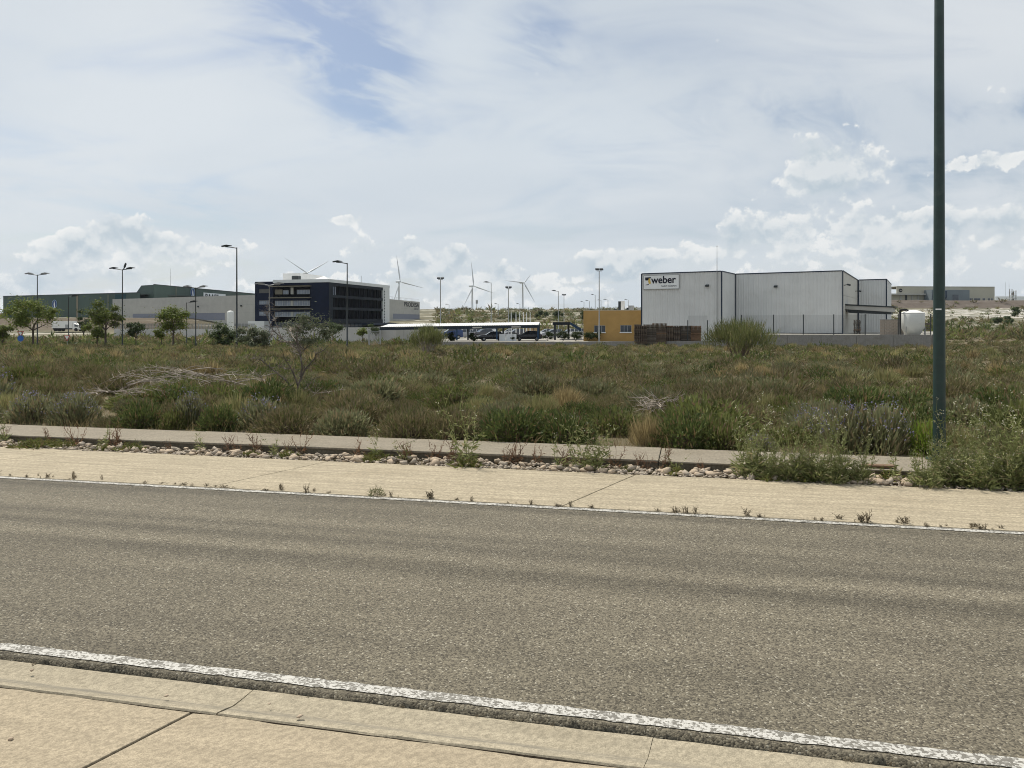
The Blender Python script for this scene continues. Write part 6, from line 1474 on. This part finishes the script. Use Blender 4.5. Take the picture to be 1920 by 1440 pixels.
for px in (1390, 1420, 1455, 1490, 1520, 1550, 1580, 1615): put(px, g.uniform(8.65, 9.0), W_TALL[int(px) % 5], g.uniform(0.8, 1.2), 'roadside_weed', 'tall stemmed weed in the thicket over the gravel', 'weed', 'weed thicket over the gravel')
for px in (1735, 1765, 1800, 1835, 1870, 1905, 1940): put(px, g.uniform(8.62, 8.9), W_BUSH[int(px) % 4], g.uniform(0.6, 0.9), 'weed_clump', 'leafy weed clump at the foot of the green lamp post', 'weed', 'weeds around the lamp post')
for px in (1780, 1810, 1830, 1860, 1885, 1900, 1925): put(px, g.uniform(8.7, 9.4), W_TALL[int(px) % 5], g.uniform(1.0, 1.3), 'roadside_weed', 'tall white-flowering weed beyond the green lamp post', 'weed', 'weeds around the lamp post')
for i in range(34):
    px = g.uniform(0, 1380); put(px, g.uniform(8.95, 9.06), W_RED[i % 3], g.uniform(0.6, 1.25), 'reddish_weed', 'thin reddish dry weed against the kerb', 'weed', 'reddish weeds along the kerb')
for i in range(26):
    px = g.uniform(-20, 1880) if i > 9 else g.uniform(20, 260); put(px, g.uniform(8.64, 9.04), W_LOW[i % 3], g.uniform(0.5, 1.0), 'ground_weed', 'low leafy weed creeping between the gravel stones', 'weed', 'low weeds in the gravel')
for i in range(80):
    px = g.uniform(-10, 1910); put(px, 7.03 + abs(g.normal(0, 0.035)), W_DRYT[i % 5], (lambda q: (q * g.uniform(0.8, 2.2), q * g.uniform(0.8, 2.2), q * g.uniform(0.35, 1.5)))(min(0.75, float(np.exp(g.normal(-0.95, 0.45))))), 'dry_tuft', 'tiny dry weed tuft in the crack beside the far white line', 'weed', 'dry tufts along the white line', 0.0)
o = put(706, 7.07, np_mesh('green_tuft', *[q for q in shrub(1234, 0.16, 0.085, GREYG, 260, ln=0.03, wd=0.004)[:2]], FOL, shrub(1234, 0.16, 0.085, GREYG, 260, ln=0.03, wd=0.004)[2]), 1.0, 'green_tuft', 'single plump grey-green tuft beside the far white line', 'weed')
for i in range(22):
    u = g.uniform(-4, 3); x, y = uv(u, 3.235 + g.normal(0, 0.006)); o = link('dry_tuft', W_DRYT[i % 5], loc=(x, y, -0.03), rz=float(g.uniform(0, 6)), sc=float(g.uniform(0.15, 0.35))); tag(o, 'tiny grass sprout in the gutter joint beside the near white line', 'weed', 'sprouts along the gutter joint')

# ------------------------------------------------------------------ green lamp post by the sidewalk
lx_, ly_ = ground_put(1761, 9.0), 9.0
lp = thing('lamp_post', 'tall dark green steel lamp post standing on the far sidewalk', 'lamp post', (lx_, ly_, 0.098))
MB().tube([(0, 0, -0.03), (0, 0, 0.02), (0, 0, 5.4), (0, 0, 9.2)], [0.0685, 0.0685, 0.0505, 0.038], 32).build('pole', M_POLEG, lp, smooth=True)
MB().lathe([(0.15, 0.0), (0.15, 0.012), (0.075, 0.014), (0.072, 0.05)], 24).build('base_plate', M_POLEG, lp)
MB().tube([(0, 0, 9.15), (-0.3, -0.6, 9.35), (-0.5, -1.1, 9.4)], 0.03, 10).build('arm', M_POLEG, lp)
MB().prism([(-0.62, -1.7), (-0.36, -1.7), (-0.34, -1.0), (-0.6, -1.0)], 9.36, 9.5).build('lamp_head', M_POLEG, lp)
st_ = MB(); a0 = math.atan2(-ly_, -lx_)
zst = zat(580, 9.0) - 0.098; rs = 0.0685 - (0.018 / 5.4) * zst + 0.0012
V = []; nS = 8
for k in range(nS + 1):
    a = a0 - 0.62 + 1.0 * k / nS; V += [(rs * math.cos(a), rs * math.sin(a), zst - 0.008), (rs * math.cos(a), rs * math.sin(a), zst + 0.008)]
st_.add(V, [(2 * k, 2 * k + 2, 2 * k + 3, 2 * k + 1) for k in range(nS)]).build('sticker', M_SIGNW, lp)
# small loose things
bx2, by2 = on_v(1648, 9.2); o = MB().box(-0.17, 0.17, -0.05, 0.05, 0.0, 0.025).build('board_offcut', M_WOOD2, loc=(bx2, by2, 0.105), rz=-0.2); bevel(o, 0.004, 1); tag(o, 'weathered brown board offcut lying on the far sidewalk', 'board')
for px, py, s in ((20, 1386, 0.012), (562, 1344, 0.014), (60, 1257, 0.010), (312, 1305, 0.010), (505, 1320, 0.008)):
    Y = EYE * F / (py - HY); x = (px - 960) / F * Y; o = link('pebble', np_mesh('pebble', ST[px % 8][0], ST[px % 8][1], M_STONE), loc=(x, Y, 0.002), sc=s); tag(o, 'small pale pebble lying on the near concrete', 'pebble', 'loose pebbles')

# ------------------------------------------------------------------ the air
HZ = bpy.data.materials.new('haze'); HZ.use_nodes = True; HZ.node_tree.nodes.clear()
_t = NT(HZ.node_tree); _v = _t.n('ShaderNodeVolumePrincipled'); _v.inputs['Color'].default_value = rgb(0.80, 0.88, 1.0); _v.inputs['Density'].default_value = 0.00005; _v.inputs['Anisotropy'].default_value = 0.3
_o = _t.n('ShaderNodeOutputMaterial'); _t.L.new(_v.outputs[0], _o.inputs['Volume'])
tag(MB().box(-4600, 4600, -90, 3700, -8, 190).build('haze', HZ), 'thin pale summer haze over the whole plain', 'haze', kind='stuff')
